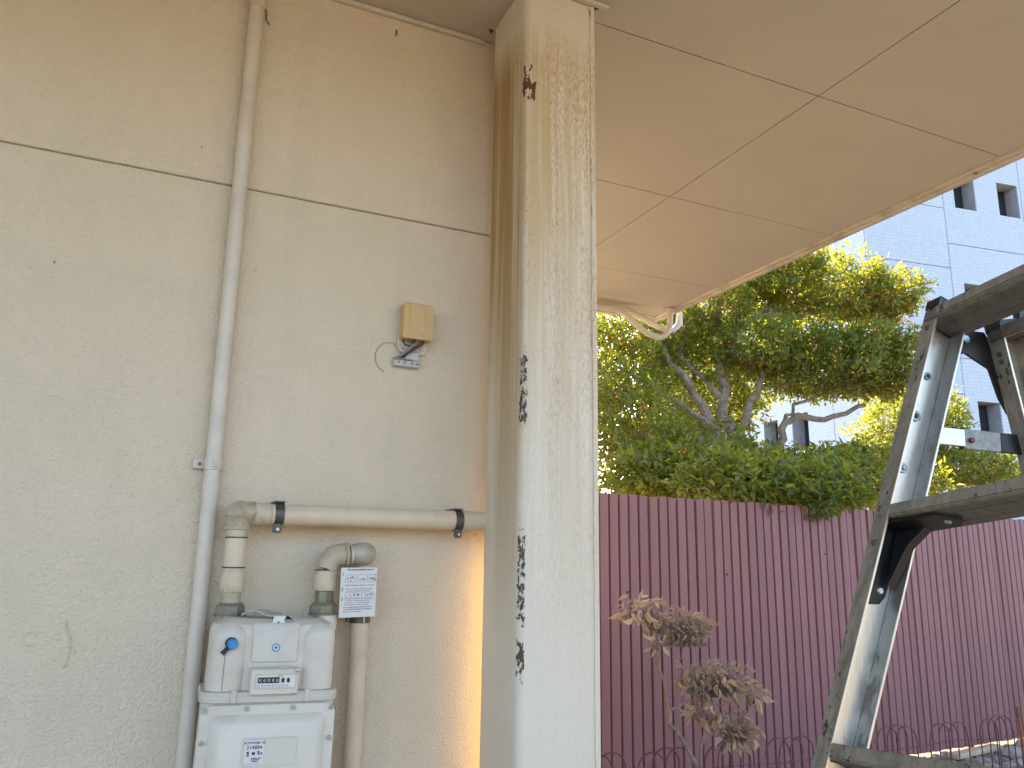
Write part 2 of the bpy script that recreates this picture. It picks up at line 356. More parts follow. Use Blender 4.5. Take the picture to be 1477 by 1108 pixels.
for i in range(len(xj)-1):
    for j in range(len(yj)-1):
        x0, x1, y0, y1 = xj[i]+gp, xj[i+1]-gp, yj[j]+gp, yj[j+1]-gp
        if yj[j] >= 2.7:
            if xj[i+1] <= 1.0: continue
            x0 = max(x0, WX+.003)
        if j == 3:      # the row that meets the wall
            if xj[i+1] <= 1.0: y1 = 2.113
            elif x0 < 1.0:
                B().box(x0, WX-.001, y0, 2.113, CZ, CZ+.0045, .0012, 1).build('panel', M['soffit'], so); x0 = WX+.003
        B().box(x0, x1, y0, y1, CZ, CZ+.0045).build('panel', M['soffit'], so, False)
# eave edge: soffit channel, drip lip, fascia board
B().box(3.029, 3.052, -.27, 4.345, 3.128, 3.156, .002, 1).build('edge_trim', M['trim'], bd)
B().box(3.0535, 3.072, -.28, 4.36, 3.118, 3.156, .002, 1).build('edge_trim', M['trim'], bd)
B().box(3.0735, 3.11, -.30, 4.375, 3.132, 3.42, .003, 1).build('fascia', M['trim'], bd)
B().box(WX+.002, 3.028, 4.326, 4.347, 3.128, 3.156, .002, 1).build('edge_trim', M['trim'], bd)
B().box(WX, 3.0725, 4.348, 4.375, 3.12, 3.42, .003, 1).build('fascia', M['trim'], bd)
for i, y in enumerate((1.34, 1.99, 3.1)):
    B().box(3.032, 3.070, y, y+random.uniform(.01, .02), 3.1235, 3.1275).build('trim_joint', M['cable_grey'] if i % 2 else M['trim'], bd)
for y in (.3, .8, 1.32, 1.97, 2.3, 2.77, 3.2, 3.69, 4.1):
    B().cyl((3.012, y+.03, CZ-.0015), (3.012, y+.03, CZ+.002), .004, 8).build('soffit_screw', M['screw'], bd)
B().box(-6.2, 3.12, -.31, 4.39, 3.425, 3.56, .01, 1).box(-6.2, .745, 4.39, 6.2, 3.425, 3.56, .01, 1).build('roof', M['roofing'], bd)
B().box(-6.2, 3.05, -.305, -.282, 3.12, 3.42).build('fascia', M['trim'], bd)

# ---------------------------------------------------------------- rusting column
cl = thing('steel_column', 'square cream steel column with rust runs and peeling paint at its corner', 'column', (.847, 1.809, 0))
cx0, cx1, cy0, cy1 = .847, 1.074, 1.809, 2.050
prof = []
for (px, py, a, r) in ((cx1, cy1, 0, .006), (cx0, cy1, PI/2, .02), (cx0, cy0, PI, .022), (cx1, cy0, 1.5*PI, .004)):
    sx = 1 if px == cx0 else -1; sy = 1 if py == cy0 else -1
    prof += [(px+sx*r+r*math.cos(a+PI/2*i/6), py+sy*r+r*math.sin(a+PI/2*i/6)) for i in range(7)]
B().loft([[(x, y, z) for x, y in prof] for z in np.linspace(.012, CZ-.002, 24)]).build('shaft', M['column'], cl, ang=50)
B().box(1.0585, 1.0735, 1.8068, 1.8085, .012, CZ-.004, .0006, 1).build('cover_strip', M['column'], cl)
B().box(.80, 1.12, 1.76, 2.10, 0, .012, .002, 1).build('base_plate', M['column'], cl)
B().box(.99, 1.115, 1.786, 1.8045, 3.128, 3.1385, .002, 1).build('head_trim', M['trim'], cl)
B().prism([(0, 0), (.022, 0), (0, .022)], (1.0755, 1.812, 3.1375), (1, 0, 0), (0, 1, 0), (0, 0, .0022)).build('corner_gap', M['dark_gap'], cl)
B().prism([(0, 0), (-.016, 0), (0, .02)], (.845, 2.046, 3.1375), (1, 0, 0), (0, 1, 0), (0, 0, .0022)).build('corner_gap', M['dark_gap'], cl)

# ---------------------------------------------------------------- slim cream conduit up the wall
dp = thing('wall_conduit', 'slim cream plastic pipe running up the stucco wall to the eaves', 'pipe', (.139, 2.09, 0))
X0, Y0 = .139, 2.088
B().cyl((X0, Y0, .02), (X0, Y0, 3.02), .0190, 24).build('tube', M['pvc'], dp)
B().cyl((X0, Y0, 1.64), (X0, Y0, 1.685), .0198, 24).build('coupling', M['pvc'], dp)
B().tube([(X0, Y0, 3.010), (X0, Y0, 3.034), (X0, Y0, 3.040)], [.0215, .0215, .017], 24).build('end_cap', M['pvc'], dp)
B().cyl((X0-.004, Y0+.004, 3.035), (X0-.004, Y0+.004, CZ), .0135, 16).build('upper_tube', M['pvc'], dp)
B().tube([(X0+.010, Y0, 3.03), (X0+.013, Y0+.003, 3.09), (X0+.012, Y0+.004, CZ)], .0028, 8).build('cable', M['cable_dark'], dp)
B().tube([(X0+.018, 2.105, 3.035), (X0+.028, 2.109, 3.025), (X0+.030, 2.113, 3.00), (X0+.040, 2.113, 2.985)], .0016, 6).build('cable', M['cable_dark'], dp)
cp = B().cyl((X0, Y0, 1.705), (X0, Y0, 1.733), .0212, 24).build('pipe_clip', M['pvc'], dp)
B().box(X0-.046, X0-.019, 2.098, 2.113, 1.708, 1.732, .002, 1).build('tab', M['pvc'], cp)
B().cyl((X0-.030, 2.0985, 1.72), (X0-.030, 2.095, 1.72), .0045, 8).build('screw', M['clamp_steel'], cp)
B().obox((X0+.004, Y0-.0215, 1.72), (.006, 0, 0), (0, .003, 0), (0, 0, .0145), .001).build('hinge', M['pvc'], cp)
for z in (1.710, 1.717, 1.724): B().box(X0-.002, X0+.010, Y0-.0256, Y0-.0246, z, z+.0022).build('rib', M['fitting'], cp)
for z in (.5, 2.6):
    c2 = B().cyl((X0, Y0, z), (X0, Y0, z+.028), .0212, 24).build('pipe_clip', M['pvc'], dp) if z < 1 else None

# ---------------------------------------------------------------- gas pipework
def ring_stack(bot, top, items, n=20):
    """lathe round a vertical axis: items = [(z, r)...]"""
    pass
PY = 2.045
def nut(cx, cy, z, mat, parent):
    nu = B().tube([(cx, cy, z), (cx, cy, z+.019)], .034, 8, twist=PI/8).build('union_nut', mat, parent, ang=20)
    B().tube([(cx, cy, z-.004), (cx, cy, z-.0005)], .0375, 24).build('flange', mat, nu)
    B().tube([(cx, cy, z+.0195), (cx, cy, z+.026)], [.030, .026], 24).build('collar', mat, nu)
    return nu
gx, gy = .204, PY-.010
g1 = thing('gas_supply_pipe', 'beige gas pipe rising from the meter and turning right along the wall', 'pipe', (gx, gy, 1.36))
nut(gx, gy, 1.366, M['nut_green'], g1)
B().cyl((gx, gy, 1.392), (gx, gy, 1.416), .0215, 20).build('adapter', M['fitting'], g1)
B().tube([(gx, gy, 1.416), (gx, gy, 1.419), (gx, gy, 1.468), (gx, gy, 1.471)], [.0265, .0285, .0275, .0255], 24).build('socket', M['pipe_tape'], g1)
B().cyl((gx, gy, 1.4712), (gx, gy, 1.474), .0263, 24).build('seal_ring', M['cable_dark'], g1)
B().cyl((gx, gy, 1.4742), (gx, gy, 1.541), .0245, 24).build('riser', M['pipe_beige'], g1)
B().cyl((gx, gy, 1.5412), (gx, gy, 1.544), .0262, 24).build('seal_ring', M['cable_dark'], g1)
B().cyl((gx, gy, 1.5442), (gx, gy, 1.560), .0262, 24).build('socket', M['pipe_tape'], g1)
HZ = 1.6
eb = B().cyl((gx, gy, 1.5605), (gx, gy, HZ-.004), .0292, 28).cyl((gx+.004, gy, HZ), (gx+.0365, gy, HZ), .0290, 28).tube([(gx, gy, 1.5608), (gx, gy, 1.5665)], .0305, 28)
g_ = bmesh.ops.create_uvsphere(eb.bm, u_segments=24, v_segments=16, radius=.0318)['verts']
for v in g_: v.co += Vector((gx+.001, gy, HZ-.001))
eb.build('elbow', M['fitting'], g1)
xs = np.linspace(gx+.037, gx+.075, 12)
B().tube([(x, gy, HZ) for x in xs], [.0265 if i % 3 else .0285 for i in range(12)], 24).build('wrapped_joint', M['pipe_tape'], g1)
B().tube([(gx+.0755, gy, HZ), (.845, PY, HZ+.002), (.99, PY, HZ+.002), (1.03, PY, HZ+.002)], .0258, 28).build('pipe_run', M['pipe_beige'], g1)
for cxp in (.298, .770):
    yy = gy+(PY-gy)*(cxp-gx)/.64
    c = B().tube([(cxp-.011, yy, HZ+.001), (cxp+.011, yy, HZ+.001)], .0278, 28).build('clamp', M['clamp_steel'], g1)
    B().box(cxp-.013, cxp+.013, yy-.012, 2.1145, HZ+.029, HZ+.0335, .001, 1).build('strap', M['clamp_steel'], c)
    t = B().obox((cxp-.004, yy-.018, HZ-.034), (.011, 0, 0), (0, .004, 0), (0, 0, .011), .003, 2).build('lug', M['clamp_steel'], c)
    B().cyl((cxp-.003, yy-.0225, HZ-.036), (cxp-.003, yy-.0265, HZ-.036), .0042, 6).build('bolt', M['screw'], c)
# second riser: meter outlet, double elbow, down pipe
ox, oy = .4225, PY-.010
g2 = thing('gas_outlet_pipe', 'grubby double elbow pipe right of the meter going down into the ground', 'pipe', (ox, oy, 1.36))
nut(ox, oy, 1.366, M['nut_green'], g2)
B().tube([(ox, oy, 1.392), (ox, oy, 1.418)], .0225, 8).build('adapter', M['nut_green'], g2)
B().tube([(ox, oy, 1.419), (ox, oy, 1.423), (ox, oy, 1.462), (ox, oy, 1.467)], [.0265, .0285, .0278, .026], 24).build('socket', M['pipe_tape'], g2)
B().cyl((ox, oy, 1.4672), (ox, oy, 1.4700), .0268, 24).build('seal_ring', M['cable_dark'], g2)
B().tube([(ox+.001, oy, 1.4702)]+arc((ox+.036, oy, 1.472), .034, PI, PI/2, (1, 0, 0), (0, 0, 1), 9)+[(ox+.044, oy, 1.506)], [.0272]+[.0275]*10+[.0275], 24).build('elbow', M['fitting'], g2)
B().cyl((ox+.0445, oy, 1.506), (ox+.0525, oy, 1.5065), .0300, 24).build('collar', M['fitting'], g2)
B().cyl((ox+.053, oy, 1.5065), (ox+.057, oy, 1.5065), .0225, 24).build('seal_ring', M['clamp_steel'], g2)
B().cyl((ox+.0572, oy, 1.5065), (ox+.066, oy, 1.507), .0235, 24).build('white_band', M['meter_band'], g2)
B().tube([(ox+.0662, oy, 1.507), (ox+.074, oy, 1.508)]+arc((ox+.080, oy+.022, 1.509), .022, -PI/2, 0, (1, 0, 0), (0, 1, 0), 7)+[(ox+.102, oy+.028, 1.508)],
         [.0255, .0268]+[.0285]*8+[.0285], 24).build('elbow', M['fitting_grey'], g2)
dx, dy = .5225, PY+.022
B().tube([(dx, dy, 1.515), (dx, dy, 1.49), (dx, dy, 1.486), (dx, dy, 1.44)], [.024, .0255, .0235, .0235], 24).build('joint', M['pipe_tape'], g2)
B().cyl((dx, dy, 1.0), (dx, dy, 1.44), .0222, 24).build('down_pipe', M['pipe_beige'], g2)
B().cyl((dx, dy, 0), (dx, dy, .9998), .0222, 24).build('down_pipe', M['pipe_beige'], g2)
c = B().cyl((dx, dy, 1.339), (dx, dy, 1.360), .0265, 24).build('clamp', M['clamp_steel'], g2)
B().box(dx-.035, dx-.012, dy-.004, dy+.010, 1.3405, 1.3585, .001, 1).build('lug', M['clamp_steel'], c)
B().box(dx+.002, dx+.006, dy-.0295, dy-.0255, 1.340, 1.359, .0005, 1).build('latch', M['screw'], c)

# instruction card tied on the outlet pipe
tg = thing('instruction_card', 'white printed instruction card with steps 1 to 3 hung on the elbow pipe', 'card', (.497, 1.995, 1.42))
tg.rotation_euler = (R(3), R(-1.2), R(4)); tg['_local'] = 1
B().box(-.046, .046, -.0008, .0008, -.063, .056, .0005, 1).build('card', M['white_paper'], tg)
yf = -.0012
for i, z in enumerate((.0405, .004, -.0195)): text('number', str(i+1), .011, M['ink'], tg, (-.041, yf, z))
bb = B()
def bar(x0, x1, z, h): bb.box(x0, x1, -.0013, -.0007, z, z+h)
for (z, x0, x1, h, dash) in ((.049, -.03, .038, .004, .006), (.0125, -.034, .040, .0022, .004), (.004, -.032, .036, .002, .0035), (-.001, -.03, .03, .0018, .004), (-.0195, -.034, .038, .0018, .004), (-.024, -.034, .030, .0018, .003), (-.029, -.034, .032, .0018, .0035),
                            (-.034, -.034, .028, .0018, .004), (-.040, -.036, .036, .0026, .003), (-.045, -.036, .036, .0026, .003), (-.050, -.036, .01, .0018, .003)):
    x = x0
    while x < x1:
        l = dash*random.uniform(.5, 1.8); bar(x, min(x+l, x1), z, h*random.uniform(.7, 1)); x += l+random.uniform(.0006, .002)
bb.build('print_lines', M['ink_grey'], tg)
bb = B()
for (x0, x1, z0, z1) in ((-.034, -.010, .0205, .039), (-.004, .022, .0205, .039), (.026, .043, .0205, .039), (-.033, -.004, -.0155, -.0035), (.008, .040, -.0155, -.0035)):
    for q in ((x0, x1, z0, z0+.0007), (x0, x1, z1-.0007, z1), (x0, x0+.0007, z0+.0008, z1-.0008), (x1-.0007, x1, z0+.0008, z1-.0008)): bb.box(q[0], q[1], -.0013, -.0007, q[2], q[3])
    for k in range(7):
        a, b_ = random.uniform(x0+.003, x1-.006), random.uniform(z0+.003, z1-.005); bb.box(a, a+random.uniform(.002, .005), -.0014, -.0007, b_, b_+random.uniform(.001, .003))
bb.build('pictograms', M['ink_grey'], tg)
B().prism([(0, -.005), (.004, 0), (0, .005)], (-.001, -.0013, -.0095), (1, 0, 0), (0, 0, 1), (0, .0006, 0)).build('arrow', M['ink'], tg)

# ---------------------------------------------------------------- gas meter (local frame: x right, -y to the viewer)
gm = thing('gas_meter', 'grey gas meter with blue knob and counter window hung under the pipes', 'gas meter', (.297, 1.985, 1.36))
gm.scale = (1.03, 1, 1); gm.rotation_euler = (0, R(1.0), R(-3.0)); gm['_local'] = 1
MH = -.148          # top of the lower body (band level), below the origin
def dome(x0, x1, y0, z0, z1, rt_, bulge=.012):
    """rounded upper casing as loft over z, front is y0 (negative)"""
    rings = []
    for z in np.linspace(z0, z1, 14):
        t = max(0, (z-(z1-rt_))/rt_); ins = rt_*(1-math.sqrt(max(0, 1-t*t)))*.92
        a0, a1, f = x0+ins, x1-ins, y0+ins*.7; r = .030
        p = [(a, b) for a, b in rrect(a0, a1, f, .06, min(r, (a1-a0)/2-.001), 5)]
        rings.append([(a, b, z) for a, b in p])
    return rings
up_ = B().loft(dome(-.132, .132, -.083, MH+.0005, .001, .030)).build('upper_casing', M['meter'], gm)
for x0, x1 in ((-.131, -.052), (.055, .131)):      # left and right bulges, proud of the middle
    B().loft(dome(x0, x1, -.094, MH+.0008, -.003, .034)).build('casing_bulge', M['meter'], gm)
B().loft([[(a, -.0835, z) for a, z in rrect(-.048, .051, -.090, -.006, .006)], [(a, -.0865, z) for a, z in rrect(-.045, .048, -.087, -.010, .005)]]).build('front_plate', M['meter'], gm)
for x in (-.091, .124):                      # inlet and outlet stubs
    B().tube([(x, .048 if False else .05, -.03), (x, .05, .001), (x, .05, .0045)], [.0275, .027, .0265], 28).build('inlet_stub', M['meter'], gm)
bnd = B().loft([[(a, b, z) for a, b in rrect(-.142-e, .142+e, -.100-e, .066, .030)] for z, e in ((MH-.023, -.002), (MH-.021, 0), (MH-.002, 0), (MH, -.002))]).build('casing_band', M['meter_band'], gm)
B().loft([[(a, b, z) for a, b in rrect(-.1435, .1435, -.1015, .067, .031)] for z in (MH-.0125, MH-.0105)]).build('seam', M['meter'], bnd)
for x in (-.075, .075): B().box(x-.006, x+.006, -.1035, -.0985, MH-.022, MH+.004, .001, 1).build('catch', M['meter_band'], bnd)
Z1, Z0 = MH-.0235, -.46
B().loft([[(a, b, z) for a, b in rrect(-.136, .136, -.094, .062, .022)] for z in (Z0, Z1)]).build('lower_casing', M['meter_band'], gm)
# bolted front cover with raised middle
cv = B().loft([[(a, y, z) for a, z in rrect(-.137+e, .137-e, Z0+.004+e, Z1-.002-e, .022)] for y, e in ((-.0945, 0), (-.1035, 0), (-.1055, .002))]).build('front_cover', M['meter'], gm)
B().loft([[(a, y, z) for a, z in rrect(-.118+e, .118-e, Z0+.022+e, Z1-.021-e, .018+.0)] for y, e in ((-.1052, 0), (-.108, .0015), (-.1185, .014), (-.1205, .018))]).build('raised_panel', M['meter'], cv)
lab = B()
lx0, lx1, lz0, lz1 = -.048, .060, Z1-.121, Z1-.068
lab.loft([[(a, y, z) for a, z in rrect(lx0-e, lx1+e, lz0-e, lz1+e, .004+e)] for y, e in ((-.1203, .003), (-.1222, .002), (-.1222, 0), (-.1210, -.001))], True)
lab.build('label_recess', M['meter'], cv)
for x, z in ((-.128, -.012), (-.046, -.010), (.048, -.010), (.128, -.012), (.128, -.075), (.128, -.143), (-.128, -.075), (-.128, -.143), (.128, -.21), (-.128, -.21), (0, -.27)):
    s_ = B().tube([(x, -.1050, Z1+z), (x, -.1085, Z1+z), (x, -.1093, Z1+z)], [.0055, .0055, .0045], 14).build('screw', M['screw'], cv)
    B().box(x-.0036, x+.0036, -.1097, -.1090, Z1+z-.0006, Z1+z+.0006).build('slot', M['clamp_steel'], s_)
# label sticker
st = B().box(-.044, -.006, -.1224, -.1216, lz0+.006, lz1-.002, .0003, 1).build('sticker', M['white_paper'], cv)
text('lettering', 'ATPW008 10', .0072, M['ink'], st, (-.025, -.1226, lz1-.0075)); text('lettering', '214884', .0105, M['ink'], st, (-.025, -.1226, lz1-.0165))
bb = B()
for (a, z, w_, h) in ((-.039, -.030, .004, .006), (-.040, -.0335, .006, .0022), (-.029, -.031, .006, .0055), (-.019, -.027, .005, .003), (-.0175, -.031, .004, .003), (-.012, -.0305, .003, .004),
                      (-.030, -.0385, .012, .0016), (-.030, -.0415, .016, .0016), (-.028, -.0445, .012, .0016), (-.016, -.0385, .006, .0016)):
    bb.box(a, a+w_, -.1228, -.1223, lz1+z, lz1+z+h)
bb.build('print_marks', M['ink'], st)
# counter window
cw = B().loft([[(a, y, z) for a, z in rrect(-.046+e, .054-e, -.1535+e, -.0985-e, .004)] for y, e in ((-.080, 0), (-.112, 0), (-.116, .0025))]).build('counter_box', M['meter'], gm)
B().loft([[(a, y, z) for a, z in rrect(-.0335+e, .0465-e, -.1385+e, -.112-e, .002)] for y, e in ((-.1155, -.003), (-.1172, -.002), (-.1172, 0), (-.1150, .001))]).build('window_rim', M['meter_band'], cw)
B().box(-.033, .046, -.1166, -.1150, -.138, -.1125).build('dial_plate', M['white_paper'], cw)
for i in range(5):
    d = B().box(-.0305+i*.0088, -.0222+i*.0088, -.1182, -.1164, -.1285, -.1165, .0005, 1).build('digit_wheel', M['black'], cw)
    text('digit', '0', .0085, M['white_paper'], d, (-.0263+i*.0088, -.1184, -.1228))
for x in (.0205, .0315): B().loft([[(a, y, z) for a, z in rrect(x-.0030, x+.0030, -.128, -.1180, .0028)] for y in (-.1166, -.1176)]).build('dial_slot', M['black'], cw)
bb = B()
for i in range(9): bb.box(-.031+i*.0072, -.031+i*.0072+.0048, -.1171, -.1165, -.1335, -.1323)
for i in range(16): bb.box(-.032+i*.0044, -.032+i*.0044+.0030, -.1171, -.1165, -.1368, -.1360)
bb.build('print_marks', M['ink_grey'], cw)
for x, z in ((.0490, -.103), (.0490, -.149)):
    B().tube([(x, -.1155, z), (x, -.119, z), (x, -.1197, z)], [.0042, .0042, .003], 12).build('screw', M['screw'], cw)
B().box(.012, .032, -.114, -.104, -.0985, -.0955, .001, 1).build('lug', M['meter_band'], cw)
B().tube(arc((.015, -.1165, -.1165), .004, 0, PI, (1, 0, 0), (0, 0, 1), 8), .0008, 6).build('seal_wire', M['cable_grey'], cw)
# blue reset knob with black lever
kn = B().tube([(-.089, -.092, -.048), (-.087, -.108, -.049), (-.0865, -.111, -.049)], [.0112, .0112, .0095], 22).build('reset_knob', M['blue'], gm)
B().tube([(-.0905, -.088, -.0475), (-.0895, -.098, -.048)], .0128, 22).build('knob_collar', M['black'], kn)
B().tube([(-.0945, -.098, -.055), (-.101, -.101, -.063), (-.1065, -.102, -.069)], [.0048, .0048, .0052], 10).build('lever', M['black'], kn)
B().box(-.1002, -.0995, -.0955, -.0945, MH+.004, -.064).build('casing_seam', M['clamp_steel'], gm)
# round badge
bg_ = B().tube([(.003, -.0862, -.0580), (.003, -.0885, -.0580)], .0088, 24).build('round_badge', M['blue_grey'], gm)
B().tube([(.003, -.0883, -.0580), (.003, -.0890, -.0580)], .0058, 20).build('badge_ring', M['white_paper'], bg_)
B().tube([(.003, -.0889, -.0580), (.003, -.0897, -.0580)], .0028, 12).build('badge_centre', M['cable_dark'], bg_)
# wrinkled plate and torn seal on top
B().loft([[(-.070+.2*t, -.02-.05*math.sin(t*3), .004+.010*math.sin(t*7)+.007*math.sin(t*17)), (-.070+.2*t, .03, .006+.010*math.sin(t*7)), (-.070+.2*t, .03, .0075+.010*math.sin(t*7)), (-.070+.2*t, -.02-.05*math.sin(t*3), .0058+.010*math.sin(t*7)+.007*math.sin(t*17))] for t in np.linspace(0, .62, 14)]).build('top_label', M['seal_foil'], gm)
B().prism([(-.012, .010), (.014, .012), (.010, .002), (.014, -.010), (.004, -.006), (-.002, .0), (-.012, -.011), (-.016, -.010)], (.006, -.079, -.002), (1, 0, 0), (0, .25, .97), (0, .0012, 0)).build('seal_tag', M['white_paper'], gm)

# ---------------------------------------------------------------- yellowed cover box with cables
sx = thing('cable_cover_box', 'small yellowed plastic cover box with loose cables under it on the wall', 'junction box', (.645, 2.115, 2.06))
def cover_ring(y, x0, x1, z0, z1, r): return [(a, y, z) for a, z in rrect(x0, x1, z0, z1, r, 4)]
cb_ = B().loft([cover_ring(2.100, .600, .690, 2.100, 2.206, .010), cover_ring(2.068, .601, .689, 2.100, 2.205, .010), cover_ring(2.064, .605, .685, 2.103, 2.201, .008)]).build('cover', M['yellowed'], sx)
B().box(.601, .689, 2.062, 2.066, 2.100, 2.116, .001, 1).build('cover_lip', M['yellowed'], cb_)
for x, zt, zb in ((.618, 2.198, 2.13), (.664, 2.196, 2.125)): B().tube([(x-.008, 2.0638, zt), (x+.002, 2.0634, (zt+zb)/2+.02), (x, 2.0638, zb)], [.0007, .0016, .0007], 5).build('crease', M['yellowed'], cb_)
B().loft([[(a, y, z) for a, z in rrect(.597, .685, 2.066, 2.20, .022, 5)] for y in (2.113, 2.102)]).build('back_plate', M['pvc'], sx)
B().loft([[(a, y, z) for a, z in rrect(.604, .678, 2.072, 2.110, .016, 5)] for y in (2.1019, 2.0995)]).build('recess', M['trim'], sx)
for x in (.612, .665): B().cyl((x, 2.0995, 2.080), (x, 2.0975, 2.080), .0018, 8).build('screw', M['cable_dark'], sx)
B().tube([(.610, 2.085, 2.108), (.606, 2.080, 2.094), (.612, 2.078, 2.084), (.626, 2.078, 2.081), (.640, 2.08, 2.088), (.650, 2.085, 2.104)], .0028, 8).build('cable', M['cable_dark'], sx)
B().tube([(.668, 2.085, 2.104), (.660, 2.078, 2.090), (.642, 2.078, 2.078), (.622, 2.085, 2.064), (.606, 2.10, 2.050)], .0050, 8).build('cable', M['cable_dark'], sx)
B().tube([(.648, 2.08, 2.104), (.640, 2.074, 2.090), (.626, 2.076, 2.074), (.604, 2.092, 2.054), (.592, 2.104, 2.046)], .0038, 8).build('cable', M['cable_grey'], sx)
B().tube([(.640, 2.08, 2.10), (.638, 2.075, 2.093), (.634, 2.080, 2.086)], .006, 8).build('cable_gland', M['cable_dark'], sx)
tp = B().box(.588, .662, 2.094, 2.112, 2.026, 2.044, .002, 1).build('terminal_plate', M['clear'], sx)
B().box(.620, .660, 2.096, 2.1125, 2.0445, 2.068, .002, 1).build('terminal_plate', M['clear'], sx)
for x in (.600, .618, .640, .655): B().cyl((x, 2.0935, 2.036), (x, 2.090, 2.036), .0032, 8).build('terminal_screw', M['cable_grey'], tp)
B().box(.584, .64, 2.089, 2.0935, 2.044, 2.047).build('terminal_bar', M['cable_grey'], tp)
B().tube(arc((.578, 2.1135, 2.050), .040, .9, 4.4, (1, 0, 0), (0, 0, 1.1), 22), .0011, 6).build('loose_wire', M['cable_grey'], sx)

# ---------------------------------------------------------------- conduits under the far end of the eaves
def bend(pts, r, n=5):
    """round the corners of a polyline"""
    pts = [Vector(p) for p in pts]; out = [pts[0]]
    for a, b, c in zip(pts, pts[1:], pts[2:]):
        d1, d2 = (a-b), (c-b); q = min(r, d1.length*.48, d2.length*.48); p0, p1 = b+d1.normalized()*q, b+d2.normalized()*q
        for i in range(n+1):
            t = i/n; out.append(p0*(1-t)**2+b*2*t*(1-t)+p1*t*t)
    return out+[pts[-1]]
for nm, lb, pts, cz_ in (('eave_conduit', 'upper cream conduit bending round the far corner of the eaves', [(1.0, 4.2, 3.11), (2.715, 4.2, 3.112), (2.93, 4.2, 3.030), (3.08, 4.21, 3.008), (3.155, 4.22, 3.075), (3.16, 4.23, 3.6)], 3.11),
                    ('eave_conduit', 'lower cream conduit of the two bending round the eaves corner', [(1.0, 4.12, 3.068), (2.625, 4.12, 3.066), (2.80, 4.12, 2.945), (2.93, 4.12, 2.915), (3.0, 4.12, 2.985), (3.003, 4.12, 3.127)], 3.068)):
    o = thing(nm, lb, 'pipe', (1.0, 4.2, 3.1), 'conduits under the eaves')
    B().tube(bend(pts, .05, 6), .0195, 16).build('tube', M['pvc'], o)
    for x in (2.35, 2.60 if cz_ > 3.1 else 2.52): B().cyl((x, pts[0][1], cz_), (x+.03, pts[0][1], cz_), .0220, 16).build('coupling', M['pvc'], o)
    B().tube([(pts[-1][0]-.0015, pts[-1][1], 3.06), (pts[-1][0], pts[-1][1], 3.13)], .0220, 16).build('coupling', M['pvc'], o)
    B().box(2.1, 2.13, pts[0][1]-.028, pts[0][1]+.028, cz_-.028, 3.1385, .002, 1).build('hanger', M['pvc'], o)

# ---------------------------------------------------------------- purple ribbed metal fence
FA = math.atan(.0645633)
fo = thing('metal_fence', 'long purple ribbed metal fence running behind the yard', 'fence', (1.02, 4.50+.0646*1.02-.018, 0)); fo.rotation_euler = (0, 0, FA)
pitch_, N_SL = .0836, 118
fo['_local'] = 1
protos = []
for v in range(3):
    prof = [(0, .020), (.0030, .019), (.0075, .0005), (.010, -.0008*v), (.040, .0010*(v-1)), (.0700, -.0008*v), (.0725, .0005), (.0775, .019), (pitch_-.0004, .020), (pitch_-.0004, .022), (0, .022)]
    b = B(); b.loft([[(x, y, z) for x, y in prof] for z in (.03, 1.95)])
    protos.append(b.mesh('slat', M['fence'], ang=20))
for i in range(N_SL):
    o = link('slat', protos[random.randrange(3)], fo, (i*pitch_, random.uniform(-.002, .002)-(.003 if i % 9 == 0 else 0), random.uniform(-.006, .004)))
    o.rotation_euler = (random.uniform(-.002, .002), random.uniform(-.0016, .0016), random.uniform(-.02, .02))
B().box(0, N_SL*pitch_, .0236, .0252, .03, 1.93).build('backing_sheet', M['fence'], fo, False)
for z in (.35, 1.05, 1.75): B().box(0, N_SL*pitch_, .026, .066, z, z+.06).build('rail', M['rust'], fo)
for i in range(8): B().box(i*1.3+.4, i*1.3+.45, .067, .117, 0, 1.85).build('post', M['rust'], fo)
for (x, z) in ((1.98, 1.30), (2.87, 1.42), (3.9, 1.58), (1.75, .93)):
    B().tube([(x, -.004, z), (x, .001, z)], .008, 7).build('rust_hole', M['black'], fo)
for (x, z) in ((5.15, .93), (5.02, .91), (4.35, .9), (5.35, 1.12)): B().box(x, x+.05, -.004, -.001, z, z+.006).build('fixing', M['rust'], fo)

# ---------------------------------------------------------------- wire hoop edging in front of the fence
ed = thing('hoop_edging', 'low wire hoop edging standing along the foot of the purple fence', 'garden edging', (3.0, 4.08, 0))
for g0 in (2.3, 2.76, 3.22, 3.69, 4.16, 4.62, 5.12, 5.62, 6.12, 6.62):
    for k in range(3):
        c0 = g0+k*.098; r = .094; yy = 4.08+k*.006+random.uniform(-.008, .008); dz = random.uniform(-.012, .012); ln = random.uniform(-.015, .015)
        B().tube([(c0-r, yy, .0), (c0-r, yy, .34+dz)]+[(p.x+ln*.6, p.y, p.z) for p in arc((c0, yy, .355+dz), r, PI, 0, (1, 0, 0), (0, 0, 1), 12)]+[(c0+r, yy, .34+dz), (c0+r, yy, .0)], .0045, 6).build('hoop', M['wire'], ed)
for z in (.315, .08):
    B().tube([(2.2+i*.25, 4.082+.008*math.sin(i*2.1), z+.012*math.sin(i*1.7)) for i in range(20)], .0034, 6).build('rail_wire', M['wire'], ed)
sk = B().tube([(5.98, 4.09, 0), (5.985, 4.09, .3), (5.975, 4.092, .50)], [.013, .012, .012], 8).build('rusty_stake', M['rust']); tag(sk, 'thin rusty stake at the right end of the wire edging', 'stake')
pk_ = B().obox((6.35, 4.74, .035), (.34, .05, .0), (-.006, .045, 0), (0, .0, .018), .004).build('timber_offcut', M['wood']); tag(pk_, 'timber offcut coloured as if sunlit, lying at the foot of the fence', 'timber')
stone_specs = ((6.55, 4.55, .08, 'pale angular stone behind the wire edging near the rusty stake'), (6.40, 4.38, .055, 'small brown stone just in front of the pale one'), (6.82, 4.62, .10, 'largest stone, beside the end of the timber offcut'))
